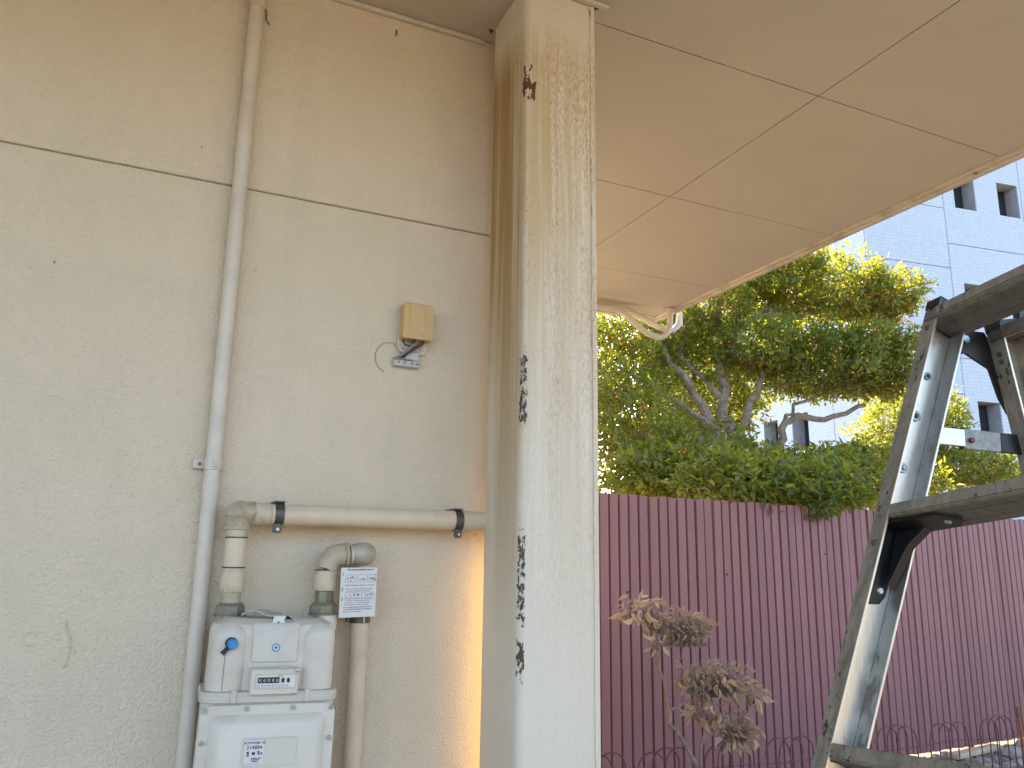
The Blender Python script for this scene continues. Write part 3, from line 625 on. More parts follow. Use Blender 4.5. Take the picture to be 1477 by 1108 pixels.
for x, y, r, lb in stone_specs:
    b = B(); g_ = bmesh.ops.create_icosphere(b.bm, subdivisions=2, radius=r)['verts']
    for v in g_: v.co = Vector((x+v.co.x*1.3, y+v.co.y, r*.45+v.co.z*.7))*1.0+Vector(v.co.normalized())*random.uniform(-.012, .012)
    tag(b.build('stone', M['stone'], ang=20), lb, 'stone', 'stones at the fence foot')
gr_ = B()
for i in range(900):
    x, y = random.uniform(2.4, 8.5), random.uniform(4.1, 4.85); r = random.uniform(.008, .028)
    gr_.obox((x, y, r*.3), (r, 0, 0), (0, r*.8, 0), (r*.2, 0, r*.6))
gv = gr_.build('gravel', M['stone'], None, False); gv['kind'] = 'stuff'; gv['label'] = 'loose gravel and soil crumbs along the fence foot'; gv['category'] = 'gravel'

# ---------------------------------------------------------------- leaves
def leaf_mesh(name, P, Nn, D, L, Wd, tint, mat, fold=.35):
    """P base points, Nn normals, D directions (unit), L lengths, Wd half widths -> one mesh of folded leaves"""
    n = len(P); S = np.cross(D, Nn); S /= np.linalg.norm(S, axis=1)[:, None]+1e-9; Nn = np.cross(S, D)
    L = L[:, None]; Wd = Wd[:, None]
    v = np.empty((n, 6, 3))
    v[:, 0] = P; v[:, 1] = P+D*L*.38+S*Wd+Nn*Wd*fold; v[:, 2] = P+D*L*.72+S*Wd*.7+Nn*Wd*fold*.4-Nn*L*.05
    v[:, 3] = P+D*L-Nn*L*.14; v[:, 4] = P+D*L*.72-S*Wd*.7+Nn*Wd*fold*.4-Nn*L*.05; v[:, 5] = P+D*L*.38-S*Wd+Nn*Wd*fold
    me = bpy.data.meshes.new(name); me.vertices.add(n*6); me.vertices.foreach_set('co', v.reshape(-1))
    base = (np.arange(n)*6)[:, None]; f = np.concatenate([base+np.array([0, 1, 2, 3]), base+np.array([0, 3, 4, 5])], 1).reshape(-1)
    me.loops.add(len(f)); me.loops.foreach_set('vertex_index', f.astype(np.int32)); me.polygons.add(n*2)
    me.polygons.foreach_set('loop_start', np.arange(n*2, dtype=np.int32)*4); me.update(calc_edges=True)
    at = me.attributes.new('tint', 'FLOAT', 'POINT'); at.data.foreach_set('value', np.repeat(tint, 6).astype(np.float32)); me.materials.append(mat); return me
def unit(a): return a/(np.linalg.norm(a, axis=-1, keepdims=True)+1e-9)
def pad_points(c, r, n, shell=.55):
    u = unit(RNG.normal(size=(n, 3))); rad = RNG.random(n)**(1/3); rad = np.where(RNG.random(n) < shell, .78+.26*RNG.random(n), rad)
    # lumpy outline
    lump = 1+.16*np.sin(u[:, 0]*7+c[0]*5)*np.sin(u[:, 1]*6+c[1]*3)+.13*np.sin(u[:, 2]*9+c[2]*7+u[:, 0]*5)
    q = u*(rad*lump)[:, None]; q[:, 2] = np.where(q[:, 2] < 0, q[:, 2]*.72, q[:, 2])
    return np.array(c)+q*np.array(r), u
def foliage(pads, dens, parent, mat, length=.068):
    off = np.array(parent.location)
    for c, r, k, lt in pads:
        area = 4*PI*((r[0]*r[1])**1.6/3+(r[0]*r[2])**1.6/3+(r[1]*r[2])**1.6/3)**(1/1.6); n = int(dens*area*k)
        # leaves sit in sprays of about seven round twig ends
        ns = max(1, n//7); pc, uc = pad_points(c, r, ns); idx = RNG.integers(0, ns, n)
        d = unit(uc[idx]*.55+RNG.normal(size=(n, 3))*.75+np.array([0, 0, .12])); P = pc[idx]+RNG.normal(size=(n, 3))*.035
        nn = unit(RNG.normal(size=(n, 3))*.55+np.array([0, 0, 1.0])+uc[idx]*.5)
        L = length*RNG.uniform(.6, 1.25, n); Wd = L*RNG.uniform(.17, .24, n)
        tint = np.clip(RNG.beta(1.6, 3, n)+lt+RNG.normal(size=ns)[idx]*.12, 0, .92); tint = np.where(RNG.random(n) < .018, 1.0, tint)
        link('foliage_pad', leaf_mesh('foliage_pad', P-off, nn, d, L, Wd, tint, mat), parent, kind='stuff')
def limb(pts, r0, r1, wob=.04, n=8, k_=.78):
    r0, r1 = r0*k_, r1*k_
    pts = [Vector(p) for p in pts]; out = []
    for a, b in zip(pts, pts[1:]):
        for i in range(4): out.append(a.lerp(b, i/4)+Vector(RNG.normal(size=3)*wob*.5))
    out.append(pts[-1]); k = len(out); return B().tube(out, [r0+(r1-r0)*(i/(k-1))**.8 for i in range(k)], n)
def twigs(pads, parent, anchor, n, name='twig_spray'):
    b = B()
    for c, r, k, lt in pads:
        pc, u = pad_points(c, r, int(n*k), .3)
        for p in pc:
            a = Vector(c)+Vector((RNG.normal()*.25*r[0], RNG.normal()*.25*r[1], -.5*r[2])); p = Vector(p); mid = a.lerp(p, .5)+Vector(RNG.normal(size=3)*.05)
            b.tube([a, mid, p], [.008, .005, .0022], 4, False)
    return b.build(name, M['bark'], parent, kind='stuff')
def blossoms(pads, parent, n):
    b = B()
    for c, r, k in pads:
        pc, u = pad_points(c, r, n, .75)
        for p in pc[:int(n*k)]:
            p = Vector(p)
            for j in range(7):
                q = p+Vector(RNG.normal(size=3)*.024); s = RNG.uniform(.009, .016); d = Vector(RNG.normal(size=3)).normalized(); e = d.orthogonal().normalized(); f = d.cross(e)
                b.face(q+e*s, q+f*s, q-e*s, q-f*s)
    return b.build('blossom_cluster', M['flower'], parent, False, kind='stuff')

tr = thing('osmanthus_tree', 'large cloud pruned osmanthus with orange blossom behind the purple fence', 'tree', (5.6, 6.6, 0))
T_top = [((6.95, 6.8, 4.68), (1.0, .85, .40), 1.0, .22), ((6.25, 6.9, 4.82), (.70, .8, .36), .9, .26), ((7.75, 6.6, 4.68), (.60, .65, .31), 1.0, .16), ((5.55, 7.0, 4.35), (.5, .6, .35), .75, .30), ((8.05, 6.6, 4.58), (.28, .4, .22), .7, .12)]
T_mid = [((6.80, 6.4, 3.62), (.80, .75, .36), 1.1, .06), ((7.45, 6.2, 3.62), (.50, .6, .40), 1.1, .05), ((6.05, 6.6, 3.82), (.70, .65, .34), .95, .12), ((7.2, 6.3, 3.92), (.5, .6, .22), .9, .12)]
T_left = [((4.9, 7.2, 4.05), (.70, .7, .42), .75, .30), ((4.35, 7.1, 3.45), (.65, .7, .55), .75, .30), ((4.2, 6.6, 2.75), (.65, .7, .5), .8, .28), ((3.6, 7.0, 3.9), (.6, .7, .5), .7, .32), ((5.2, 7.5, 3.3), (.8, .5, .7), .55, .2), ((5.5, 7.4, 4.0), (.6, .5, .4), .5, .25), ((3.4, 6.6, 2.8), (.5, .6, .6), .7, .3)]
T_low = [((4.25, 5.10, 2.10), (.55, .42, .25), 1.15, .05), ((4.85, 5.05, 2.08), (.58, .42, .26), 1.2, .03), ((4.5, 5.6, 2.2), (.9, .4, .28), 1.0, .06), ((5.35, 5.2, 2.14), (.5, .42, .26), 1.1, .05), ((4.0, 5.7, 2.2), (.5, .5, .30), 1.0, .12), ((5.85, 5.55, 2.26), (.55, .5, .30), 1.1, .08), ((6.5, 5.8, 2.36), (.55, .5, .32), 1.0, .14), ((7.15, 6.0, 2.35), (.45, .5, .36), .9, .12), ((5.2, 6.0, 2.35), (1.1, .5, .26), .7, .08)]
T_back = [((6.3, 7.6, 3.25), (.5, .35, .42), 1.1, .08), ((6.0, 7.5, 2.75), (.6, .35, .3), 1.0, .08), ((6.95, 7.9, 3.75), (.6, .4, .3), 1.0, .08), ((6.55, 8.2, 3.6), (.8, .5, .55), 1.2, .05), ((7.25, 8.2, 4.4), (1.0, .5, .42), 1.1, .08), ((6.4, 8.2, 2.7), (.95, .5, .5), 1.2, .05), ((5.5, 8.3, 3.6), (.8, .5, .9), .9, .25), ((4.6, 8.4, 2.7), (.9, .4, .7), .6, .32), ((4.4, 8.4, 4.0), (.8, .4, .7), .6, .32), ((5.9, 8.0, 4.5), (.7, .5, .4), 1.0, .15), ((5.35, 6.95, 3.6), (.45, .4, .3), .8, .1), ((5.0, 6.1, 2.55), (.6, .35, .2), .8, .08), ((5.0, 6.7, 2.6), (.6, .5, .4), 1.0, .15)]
trunk = limb([(5.62, 6.6, 0), (5.60, 6.6, 1.5), (5.55, 6.6, 2.5), (5.50, 6.62, 2.95)], .17, .12, .03, 10).build('trunk', M['bark'], tr)
for pts, r0, r1 in (([(5.52, 6.62, 2.6), (5.2, 6.65, 3.1), (4.95, 6.75, 3.55), (4.85, 7.0, 3.95)], .085, .03), ([(5.5, 6.62, 2.7), (5.15, 6.6, 2.95), (4.7, 6.7, 3.25), (4.3, 6.9, 3.5)], .06, .02),
                    ([(5.5, 6.62, 2.9), (5.55, 6.75, 3.5), (5.68, 6.9, 4.1), (5.75, 6.95, 4.45)], .085, .03), ([(5.6, 6.8, 3.6), (5.9, 6.85, 4.05), (6.3, 6.85, 4.4), (6.9, 6.8, 4.55)], .06, .025),
                    ([(6.2, 6.85, 4.33), (6.75, 6.75, 4.35), (7.3, 6.7, 4.52), (7.9, 6.6, 4.68)], .042, .015), ([(5.62, 6.62, 2.8), (5.85, 6.6, 3.2), (6.0, 6.6, 3.5), (6.1, 6.6, 3.75)], .06, .03),
                    ([(5.5, 6.62, 2.55), (5.1, 6.3, 2.75), (4.6, 5.9, 2.6), (4.4, 5.6, 2.35)], .05, .02), ([(6.15, 6.5, 0), (6.12, 6.52, 2.2), (6.10, 6.55, 2.75), (6.25, 6.5, 3.08), (6.7, 6.4, 3.05), (7.2, 6.3, 3.25)], .085, .03),
                    ([(6.12, 6.52, 2.9), (6.35, 6.45, 3.2), (6.8, 6.4, 3.4)], .04, .015), ([(5.5, 6.65, 3.2), (5.2, 6.95, 3.7), (5.35, 7.1, 4.2)], .05, .02), ([(5.66, 6.85, 4.0), (5.5, 6.95, 4.25), (5.3, 7.0, 4.5)], .035, .012)):
    limb(pts, r0, r1).build('branch', M['bark'], tr)
DENS = 1150
foliage(T_back, DENS*.6, tr, M['leaf']); foliage(T_top, DENS*.95, tr, M['leaf']); foliage(T_mid, DENS, tr, M['leaf']); foliage([(c, r, k, l+.08) for c, r, k, l in T_left], DENS*.9, tr, M['leaf']); foliage(T_low, DENS*1.15, tr, M['leaf'], .074)  # left pads' leaf tint raised in place of sun shining through them
twigs(T_top+T_mid+T_left, tr, None, 45)
blossoms([(c, r, .9) for c, r, k, l in T_top]+[(c, r, .45) for c, r, k, l in T_left[:3]]+[(c, r, .3) for c, r, k, l in T_low[3:]]+[(c, r, .3) for c, r, k, l in T_mid], tr, 120)
t2 = thing('small_tree', 'smaller dark green tree seen through the ladder behind the fence', 'tree', (8.6, 7.1, 0))
P2 = [((9.65, 6.9, 2.72), (.75, .6, .24), 1.1, .04), ((9.85, 7.5, 3.55), (.38, .5, .36), 1.1, .02), ((9.0, 7.3, 3.25), (.6, .6, .5), .9, .12), ((9.8, 7.3, 3.1), (.45, .5, .24), .7, .05)]
limb([(8.6, 7.1, 0), (8.55, 7.1, 1.6), (8.7, 7.1, 2.5), (9.0, 7.2, 3.1)], .10, .05, .03).build('trunk', M['bark'], t2)
for pts in ([(8.7, 7.1, 2.3), (9.2, 7.0, 2.5), (9.8, 6.9, 2.6), (10.2, 6.9, 2.62)], [(8.8, 7.1, 2.8), (9.5, 7.3, 3.1), (10.2, 7.5, 3.45)], [(8.7, 7.1, 2.2), (9.3, 6.8, 2.42), (9.9, 6.75, 2.55)]): limb(pts, .04, .012).build('branch', M['bark'], t2)
foliage(P2, DENS, t2, M['leaf']); twigs(P2, t2, None, 35)

# ---------------------------------------------------------------- dead shrub in front of the fence
ds = thing('dead_shrub', 'dead shrub with brown withered leaf clumps in front of the purple fence', 'shrub', (2.95, 3.92, 0))
for pts, r0, r1 in (([(2.96, 3.92, 0), (2.95, 3.92, .38), (2.85, 3.91, .55), (2.755, 3.9, .63), (2.745, 3.9, .80), (2.68, 3.9, 1.0), (2.69, 3.9, 1.10)], .020, .010),
                    ([(2.96, 3.92, .3), (2.985, 3.9, .55), (3.02, 3.9, .66)], .017, .008), ([(2.74, 3.9, .82), (2.665, 3.9, 1.0), (2.60, 3.9, 1.16)], .010, .005), ([(2.69, 3.9, 1.04), (2.80, 3.9, 1.08), (2.88, 3.9, 1.12)], .009, .004),
                    ([(2.755, 3.9, .68), (2.90, 3.9, .74), (3.10, 3.9, .76), (3.25, 3.9, .78)], .009, .004), ([(2.85, 3.9, .74), (2.83, 3.9, .9), (2.86, 3.9, 1.06)], .006, .003), ([(2.98, 3.9, .52), (3.1, 3.9, .50), (3.25, 3.9, .50)], .008, .003), ([(2.70, 3.9, .95), (2.68, 3.9, 1.02), (2.665, 3.9, 1.06)], .006, .003)):
    limb(pts, r0, r1, .012, 7).build('stem', M['drytwig'], ds)
clumps = [((2.585, 3.9, 1.235), (.125, .12, .085), 62, .35), ((2.67, 3.88, 1.05), (.035, .05, .045), 10, .4), ((3.12, 3.9, .815), (.20, .13, .085), 78, .1), ((2.85, 3.88, .87), (.085, .08, .07), 28, .05), ((2.98, 3.87, .675), (.11, .1, .08), 46, .15), ((3.22, 3.88, .545), (.125, .1, .075), 56, .05), ((3.33, 3.88, .75), (.07, .06, .06), 18, .2)]
lp = []
for v in range(4):            # four curled leaf shapes
    b = B(); w_ = .010+.002*v; L_ = .052+.007*v; rows = []
    for i in range(6):
        t = i/5; wd = w_*math.sin(PI*min(1, t*.94+.06))**.8+.0006; cu = .5+.25*v; zc = -.018*t*t*(1+.4*v)
        rows.append([(-wd, t*L_, zc+cu*wd), (0, t*L_, zc), (wd, t*L_, zc+cu*wd*(.4+.3*v))])
    for a, c_ in zip(rows, rows[1:]):
        for j in range(2): b.face(a[j], a[j+1], c_[j+1], c_[j])
    bmesh.ops.remove_doubles(b.bm, verts=b.bm.verts, dist=1e-5); me = b.mesh('dry_leaf', M['dryleaf'], ang=80); lp.append(me)
lp = [(me, [me.copy() for _ in range(3)]) for me in lp]
variants = []
for me, cps in lp:
    for q, mm in enumerate(cps):
        at = mm.attributes.new('tint', 'FLOAT', 'POINT'); at.data.foreach_set('value', np.full(len(mm.vertices), (.05, .4, .85)[q], np.float32)); variants.append((q, mm))
tw = B()
for (c, r, n, lt) in clumps:
    pc, u = pad_points(c, r, n, .6)
    for p, uu in zip(pc, u):
        p = Vector(p); a = Vector(c)+Vector((RNG.normal()*.3*r[0], 0, -r[2]*.8)); tw.tube([a, a.lerp(p, .6)+Vector((0, 0, .012)), p], [.0022, .0016, .001], 4, False)
        q = min(2, int(RNG.random()*2+lt*2.4)); mm = random.choice([x for qq, x in variants if qq == q])
        d = Vector(unit(np.array(uu)*.8+RNG.normal(size=3)*.5+np.array([0, 0, -.75]))); o = link('dry_leaf', mm, ds, p-ds.location)
        o.rotation_euler = (d.to_track_quat('Y', 'Z') @ Quaternion((0, 1, 0), RNG.uniform(0, 6.28))).to_euler(); s = RNG.uniform(.7, 1.15); o.scale = (s, s, s)
def sprig(c, r, n):
    a = np.array(c)+np.stack([RNG.normal(size=n)*.35*r[0], RNG.normal(size=n)*.35*r[1], np.full(n, -r[2]*.9)], 1); pc, u = pad_points(c, r, n, .55)
    for s_, p in zip(a, pc): tw.tube([s_, (s_+p)/2+np.array([0, 0, .01]), p], [.0022, .0015, .0008], 4, False)
    return pc, u
for (c, r, n) in (((2.89, 3.9, 1.13), (.165, .12, .105), 380), ((2.70, 3.92, 1.20), (.10, .08, .09), 80), ((3.13, 3.92, .85), (.2, .12, .09), 200), ((2.97, 3.92, .86), (.1, .08, .09), 70), ((3.2, 3.9, .58), (.13, .1, .08), 90)):
    pc, u = sprig(c, r, n); nl = n*2; idx = RNG.integers(0, n, nl)
    d = unit(u[idx]+RNG.normal(size=(nl, 3))*.6+np.array([0, 0, .15])); L = RNG.uniform(.018, .042, nl)
    link('dry_sprigs', leaf_mesh('dry_sprigs', pc[idx]-np.array(ds.location), unit(RNG.normal(size=(nl, 3))), d, L, L*.16, np.clip(RNG.beta(1.5, 4, nl), 0, .9), M['dryleaf']), ds, kind='stuff')
tw.build('twig_spray', M['drytwig'], ds, kind='stuff')

# ---------------------------------------------------------------- far tiled building (local frame: x along the front, y inward)
fb = thing('tiled_building', 'tall pale tiled building with deep square windows behind the tree', 'building', (17.235, 14.6, 0)); fb.rotation_euler = (0, 0, R(-8)); fb['_local'] = 1
FU, SU, TOPZ = 6.9, 13.8, 14.9
def panel(plane, a0, a1, z0, z1, holes):
    """tile panel (25 mm thick) with rectangular holes; plane 'x' = front (y=0), 'y' = left side (x=0)"""
    b = B(); g_ = .011; a0 += g_; a1 -= g_; z0 += g_; z1 -= g_
    us = sorted({a0, a1, *[h[0] for h in holes], *[h[1] for h in holes]}); zs = sorted({z0, z1, *[h[2] for h in holes], *[h[3] for h in holes]})
    for i in range(len(us)-1):
        for j in range(len(zs)-1):
            uc, zc = (us[i]+us[i+1])/2, (zs[j]+zs[j+1])/2
            if any(h[0] < uc < h[1] and h[2] < zc < h[3] for h in holes): continue
            if plane == 'x': b.box(us[i], us[i+1], 0, .03, zs[j], zs[j+1])
            else: b.box(0, .03, us[i], us[i+1], zs[j], zs[j+1])
    bmesh.ops.remove_doubles(b.bm, verts=b.bm.verts, dist=1e-4)
    seen = {}; kill = []
    for f in b.bm.faces:
        key = tuple(sorted(v.index for v in f.verts)); c = tuple(round(x, 4) for x in f.calc_center_median())
        if c in seen: kill += [f, seen[c]]
        seen[c] = f
    if kill: bmesh.ops.delete(b.bm, geom=list(set(kill)), context='FACES')
    return b.build('wall_panel', M['tile_x' if plane == 'x' else 'tile_y'], fb, False)
def window(plane, h):
    d = .50; a0, a1, z0, z1 = h
    T = (lambda a, y, z: (a, y, z)) if plane == 'x' else (lambda a, y, z: (y, a, z))
    o = (a0, a1, z0, z1); b = B(); t = .02
    def bx(q0, q1, y0, y1, w0, w1):
        p, q = T(q0, y0, w0), T(q1, y1, w1); b.box(min(p[0], q[0]), max(p[0], q[0]), min(p[1], q[1]), max(p[1], q[1]), w0, w1)
    bx(a0-t, a0, .031, d, z0-t, z1+t); bx(a1, a1+t, .031, d, z0-t, z1+t); bx(a0, a1, .031, d, z0-t, z0); bx(a0, a1, .031, d, z1, z1+t)
    wn = b.build('window', M['reveal'], fb, False)
    b = B(); f = .045
    bx(a0, a0+f, d-.06, d-.01, z0, z1); bx(a1-f, a1, d-.06, d-.01, z0, z1); bx(a0+f, a1-f, d-.06, d-.01, z0, z0+f); bx(a0+f, a1-f, d-.06, d-.01, z1-f, z1)
    b.build('frame', M['winframe'], wn, False)
    b = B(); bx(a0+f, a1-f, d-.04, d-.025, z0+f, z1-f); b.build('glass', M['glass'], wn, False)
zb2 = [.0, .34, 3.74, 7.14, 10.53, 13.9, TOPZ]; zb1 = [0, .62, 2.45, 4.28, 6.11, 7.94, 9.77, 11.6, 13.43, TOPZ]
wz = [(4.84, 5.95), (8.25, 9.37), (11.68, 12.74), (1.44, 2.55)]
for u0, u1, zl, ws in ((0, 2.85, zb1, ()), (2.85, 5.82, zb2, ((3.27, 4.06), (4.92, 5.71))), (5.82, FU, zb2, ())):
    for z0, z1 in zip(zl, zl[1:]):
        hs = [(a, b_, p, q) for a, b_ in ws for p, q in wz if z0 < p < z1]
        panel('x', u0, u1, z0, z1, hs)
        for h in hs: window('x', h)
swin = ((2.95, 3.73), (4.45, 5.2))
for u0, u1, zl, ws in ((.03, 1.82, zb1, ()), (1.82, 5.8, zb2, swin), (5.8, 9.8, zb2, ((6.5, 7.3), (8.2, 9.0))), (9.8, SU, zb2, ((10.5, 11.3),))):
    for z0, z1 in zip(zl, zl[1:]):
        hs = [(a, b_, p, q) for a, b_ in ws for p, q in wz if z0 < p < z1]
        panel('y', u0, u1, z0, z1, hs)
        for h in hs: window('y', h)
def backing(plane, A0, A1, ws):
    b = B(); us = sorted({A0, A1, *[x for w_ in ws for x in w_]}); zs = sorted({0, TOPZ-.02, *[x for w_ in wz for x in w_]})
    for i in range(len(us)-1):
        for j in range(len(zs)-1):
            uc, zc = (us[i]+us[i+1])/2, (zs[j]+zs[j+1])/2
            if any(w_[0] < uc < w_[1] for w_ in ws) and any(p < zc < q for p, q in wz): continue
            if plane == 'x': b.face((us[i], .0305, zs[j]), (us[i+1], .0305, zs[j]), (us[i+1], .0305, zs[j+1]), (us[i], .0305, zs[j+1]))
            else: b.face((.0305, us[i], zs[j]), (.0305, us[i+1], zs[j]), (.0305, us[i+1], zs[j+1]), (.0305, us[i], zs[j+1]))
    b.build('joint_backing', M['joint'], fb, False)
backing('x', .031, FU, ((3.27, 4.06), (4.92, 5.71))); backing('y', .031, SU, swin+((6.5, 7.3), (8.2, 9.0), (10.5, 11.3)))
B().box(.6, FU-.002, .6, SU, 0, TOPZ-.1).build('core_wall', M['reveal'], fb, False)
B().box(FU-.0015, FU+.02, 0, SU, 0, TOPZ).build('end_wall', M['tile_y'], fb, False)
B().box(-.05, FU+.05, -.05, SU, TOPZ, TOPZ+.3).build('parapet', M['reveal'], fb, False)

# ---------------------------------------------------------------- aluminium stepladder
w = Vector((-.09401723, -.99054062, .09995014)).normalized(); sm = Vector((.37823794, .0573285, .92393155)); sm = (sm-w*sm.dot(w)).normalized(); nn_ = sm.cross(w)
A = Vector((.89636512, .75561371, 1.57696854)); TAN = math.tan(R(6.634)); WID = .42; SP = .305
ld = thing('step_ladder', 'dirty aluminium stepladder standing open at the right beside the column', 'ladder', (.6, .55, 0))
class Frame:
    def __init__(s, o, X, Y, Z): s.o, s.X, s.Y, s.Z = o, X, Y, Z
    def p(s, x, y, z): return s.o+s.X*x+s.Y*y+s.Z*z
def fbox(f, x0, x1, y0, y1, z0, z1, b=None, bev=0, shx0=0, shx1=0):
    """box in a ladder frame; shx shears x with z so it follows a splayed stile"""
    b = b or B(); vs_ = []
    for (x, y, z) in ((x0, y0, z0), (x1, y0, z0), (x1, y1, z0), (x0, y1, z0), (x0, y0, z1), (x1, y0, z1), (x1, y1, z1), (x0, y1, z1)):
        vs_.append(b.bm.verts.new(f.p(x+(shx0 if x == x0 else shx1)*z, y, z)))
    fs = [b.bm.faces.new([vs_[i] for i in q]) for q in ((0, 3, 2, 1), (4, 5, 6, 7), (0, 1, 5, 4), (1, 2, 6, 5), (2, 3, 7, 6), (3, 0, 4, 7))]
    if bev: bmesh.ops.bevel(b.bm, geom=list({e for q in fs for e in q.edges}), offset=bev, segments=2, affect='EDGES')
    return b
def ladder_half(f, tan, wid, zt, dep, first_name, steps, cap_steps, sgn_open):
    """one half: two splayed channel stiles, steps. Front lies at y=0, depth dep."""
    for side in (0, 1):
        x_in = 0 if side == 0 else wid; s_ = 1 if side == 0 else -1; tn = tan*s_
        zb = -(f.p(x_in-s_*.01, dep*.5, 0).z-.02)/(f.Z.z+f.X.z*tn)
        st_ = fbox(f, x_in-s_*.0252, x_in-s_*.0232, .0, dep, zb, zt, None, 0, tn, tn).build('stile', M['alu'], ld, ang=25)
        fbox(f, x_in-s_*.0252, x_in, -.0015, .0008, zb, zt, None, .0004, tn, tn).build('front_flange', M['alu_dirty'], st_)
        fbox(f, x_in-s_*.0230, x_in, dep-.0018, dep+.0004, zb, zt, None, .0004, tn, tn).build('rear_flange', M['alu_grey'], st_)
        fbox(f, x_in-s_*.0004, x_in+s_*.0012, dep-.0022, dep+.0008, zb, zt, None, .0003, tn, tn).build('flange_edge', M['alu'], st_)
        fbox(f, x_in-s_*.0004, x_in+s_*.0010, -.0019, .0012, zb, zt, None, .0003, tn, tn).build('flange_edge', M['alu'], st_)
        fbox(f, x_in-s_*.0262, x_in+s_*.0012, -.0035, dep*.75, zt-.012, zt+.004, None, .002, tn, tn).build('stile_cap', M['black'], st_)
        fbox(f, x_in-s_*.030, x_in+s_*.004, -.006, dep+.006, zb-.022, zb+.04, None, .004, tn, tn).build('foot', M['black'], st_)
        for k, z in enumerate((zt-.045, zt-.16, .055, .14, -.05, -.15, -.27, -.36)):
            if z > zt-.01: continue
            if k in (2, 3, 0) or True:
                c = f.p(x_in-s_*.0125+tn*z, -.0016, z); r = .0042 if k in (0, 4, 7) else .0
                if r: B().cyl(c, c-f.Y*.0016, r, 12, r*.8).build('rivet', M['clamp_steel'], st_)
    for z in steps:
        hi = z in cap_steps; d = dep+.005
        xa, xb = tan*z-.0225, wid-tan*z+.0225
        sp_ = fbox(f, xa, xb, -.0012 if not hi else -.004, d, z-.0155, z, None, .0012).build('step', M['alu_step'], ld, ang=25)
        fbox(f, xa+.0235, xb-.0235, -.0046 if not hi else -.008, .006, z-.0165, z+.0015, None, .002).build('step_nose', M['alu_dirty'], sp_)
        for y_ in (.018, .040): fbox(f, xa+.001, xb-.001, y_, y_+.002, z-.0162, z-.0156, None, 0).build('step_rib', M['alu_step'], sp_)
f1 = Frame(A, w, nn_, sm)
ladder_half(f1, TAN, WID, SP+.017, .050, '', [SP]+[-SP*k-(.004 if k == 1 else 0) for k in range(0, 6)], (SP,), 1)
# web rivets seen in the channel, black corner brackets under the second step
for z, r in ((.150, .0085), (.215, .006), (.070, .0075)):
    c = f1.p(-.0230+TAN*z, .022 if r > .0065 else .026, z); o_ = B().cyl(c, c+w*.0014, r, 18).build('web_rivet', M['screw'], ld); B().cyl(c+w*.0014, c+w*.0034, r*.5, 12, r*.35).build('rivet_pin', M['clamp_steel'] if r != .0075 else M['screw'], o_)
for (zs_, s_, x0) in ((0, 1, 0), (0, -1, WID)):
    def br(x, y, z): return f1.p(x0+s_*x+s_*TAN*z, y, z)
    ob = B(); ob.prism([(.010, -.118), (.020, -.125), (.034, -.120), (.040, -.108), (.044, -.017), (.006, -.017)], br(-.0225, 0, 0), f1.Y, f1.Z+w*TAN*s_, w*s_*.003)
    bk = ob.build('corner_bracket', M['black'], ld)
    B().prism([(-.019, .004), (.066, .008), (.088, .030), (.074, .044), (-.019, .046)], f1.p(x0, 0, -.0178), w*s_, f1.Y, sm*-.003).build('bracket_plate', M['black'], bk)
    B().prism([(-.0195, -.021), (.030, -.021), (.004, -.044), (-.0195, -.096)], f1.p(x0, .030, 0), w*s_, f1.Z, f1.Y*.012).build('bracket_gusset', M['black'], bk)
    for (x, y, z, ax) in ((.068, .028, -.0209, -sm), (-.0192, .020, -.108, w*s_)): c = f1.p(x0+s_*x, y, z); B().cyl(c, c+ax*.0018, .0048, 12, .0035).build('rivet', M['screw'], bk)
# rear half
P1, P2_ = Vector((1.12076709, .74761206, 1.84467809)), Vector((1.15849201, .74402946, 1.62707711))
d_ = (P1-P2_).normalized(); TAN2 = d_.dot(w); sr = (d_-w*TAN2).normalized(); TAN2 = TAN2/d_.dot(sr); nr = sr.cross(w)
Z2 = .0; O2 = P1+w*.0252
f2 = Frame(O2, w, nr, sr)
ladder_half(f2, TAN2, WID-.07, .006, .050, '', [-.002-SP*k for k in range(0, 6)], (-.002,), 1)
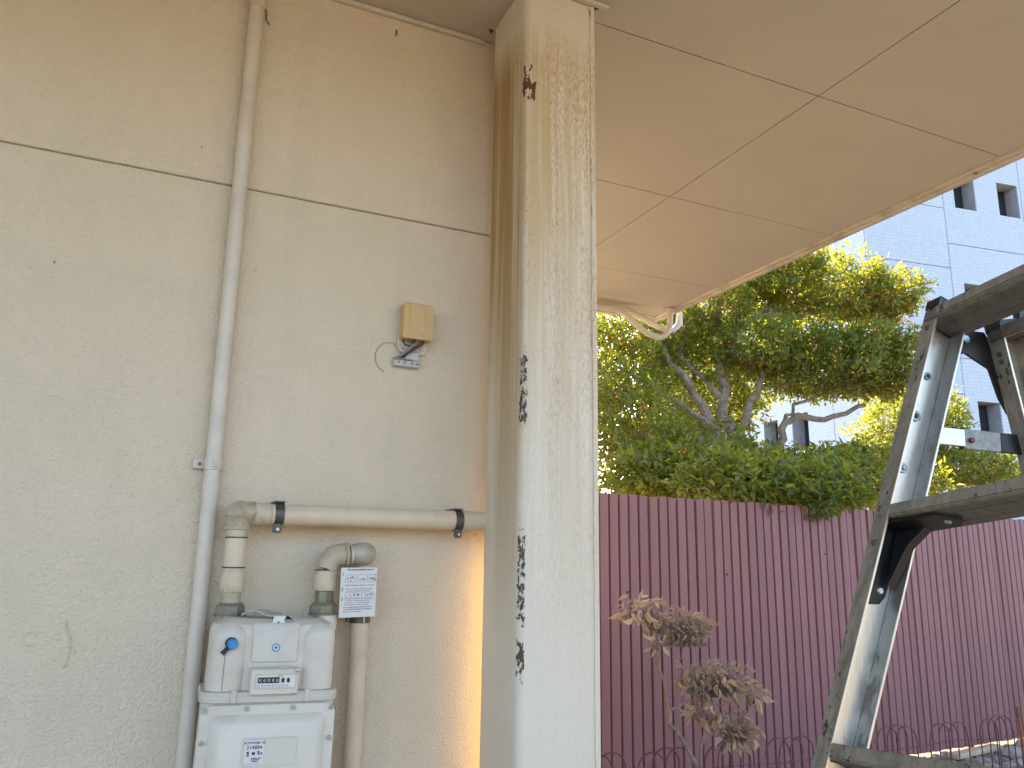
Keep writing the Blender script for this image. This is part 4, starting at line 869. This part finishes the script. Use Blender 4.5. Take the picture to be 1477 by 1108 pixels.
# hinge plates joining the halves, and the locking stay bars
for s_, x0, x2 in ((1, 0, 0), (-1, WID, WID)):
    def hp_(y, z): return f1.p(x0+s_*(-.0262+TAN*z), y, z)
    def rp(y, z): return f2.p((0 if s_ > 0 else WID-.07)+s_*(-.0262+TAN2*z), y, z)
    poly = [hp_(.050, .262), hp_(.046, .300), hp_(.075, .318), rp(-.004, .0), rp(.006, -.02), rp(.004, -.125), rp(-.006, -.10), rp(-.012, -.055), hp_(.083, .283)]
    lo = poly; hi_ = [p-w*s_*.004 for p in poly]; n_ = len(poly); b = B(); va = [b.bm.verts.new(p) for p in lo]; vb = [b.bm.verts.new(p) for p in hi_]
    for i in range(n_): b.bm.faces.new((va[i], va[(i+1) % n_], vb[(i+1) % n_], vb[i]))
    for V_ in (va, vb):
        f_ = b.bm.faces.new(V_); bmesh.ops.triangulate(b.bm, faces=[f_])
    hg = b.build('hinge_plate', M['black'], ld)
    c = hp_(.074, .300); B().cyl(c-w*s_*.004, c+w*s_*.006, .006, 14).build('hinge_pin', M['chrome'], hg)
    a_, e_ = f1.p(x0+s_*(-.0275+TAN*.13), .040, .132), f2.p((0 if s_ > 0 else WID-.07)+s_*(-.0275-.004), .012, -.175)
    q1 = a_.lerp(e_, .40); ax = (e_-a_).normalized(); upv = (Vector((0, 0, 1))-ax*ax.z).normalized()
    for nm, p0, p1, mt, hw, off in (('stay_bar', a_, q1, 'chrome', .0125, 0), ('stay_lock', q1-ax*.001, a_.lerp(e_, .75), 'speckle', .0145, .003), ('stay_end', a_.lerp(e_, .752), e_, 'black', .0145, .003)):
        sb = B().obox((p0+p1)/2-w*s_*off, (p1-p0)/2, upv*hw, w*.0022, .0008).build(nm, M[mt], ld)
        if nm == 'stay_lock':
            c = p0.lerp(p1, .2)-w*s_*off-upv*.002; B().cyl(c, c+w*s_*.006, .0042, 10).build('rivet', M['red'], sb)
            B().obox(p0-w*s_*off, ax*.0018, upv*.0155, w*.0032).build('lock_edge', M['black'], sb)
dg = bpy.context.evaluated_depsgraph_get(); dg.update()
for o in [o for o in bpy.data.objects if o.type == 'FONT']:
    me = bpy.data.meshes.new_from_object(o.evaluated_get(dg)); n_ = o.name; pa, lo_, ro_ = o.parent, o.location.copy(), o.rotation_euler.copy()
    me.name = n_.split('.')[0]; bpy.data.objects.remove(o); q = link(n_, me, pa, lo_); q.rotation_euler = ro_
for o in bpy.data.objects:
    if '_local' in o: del o['_local']
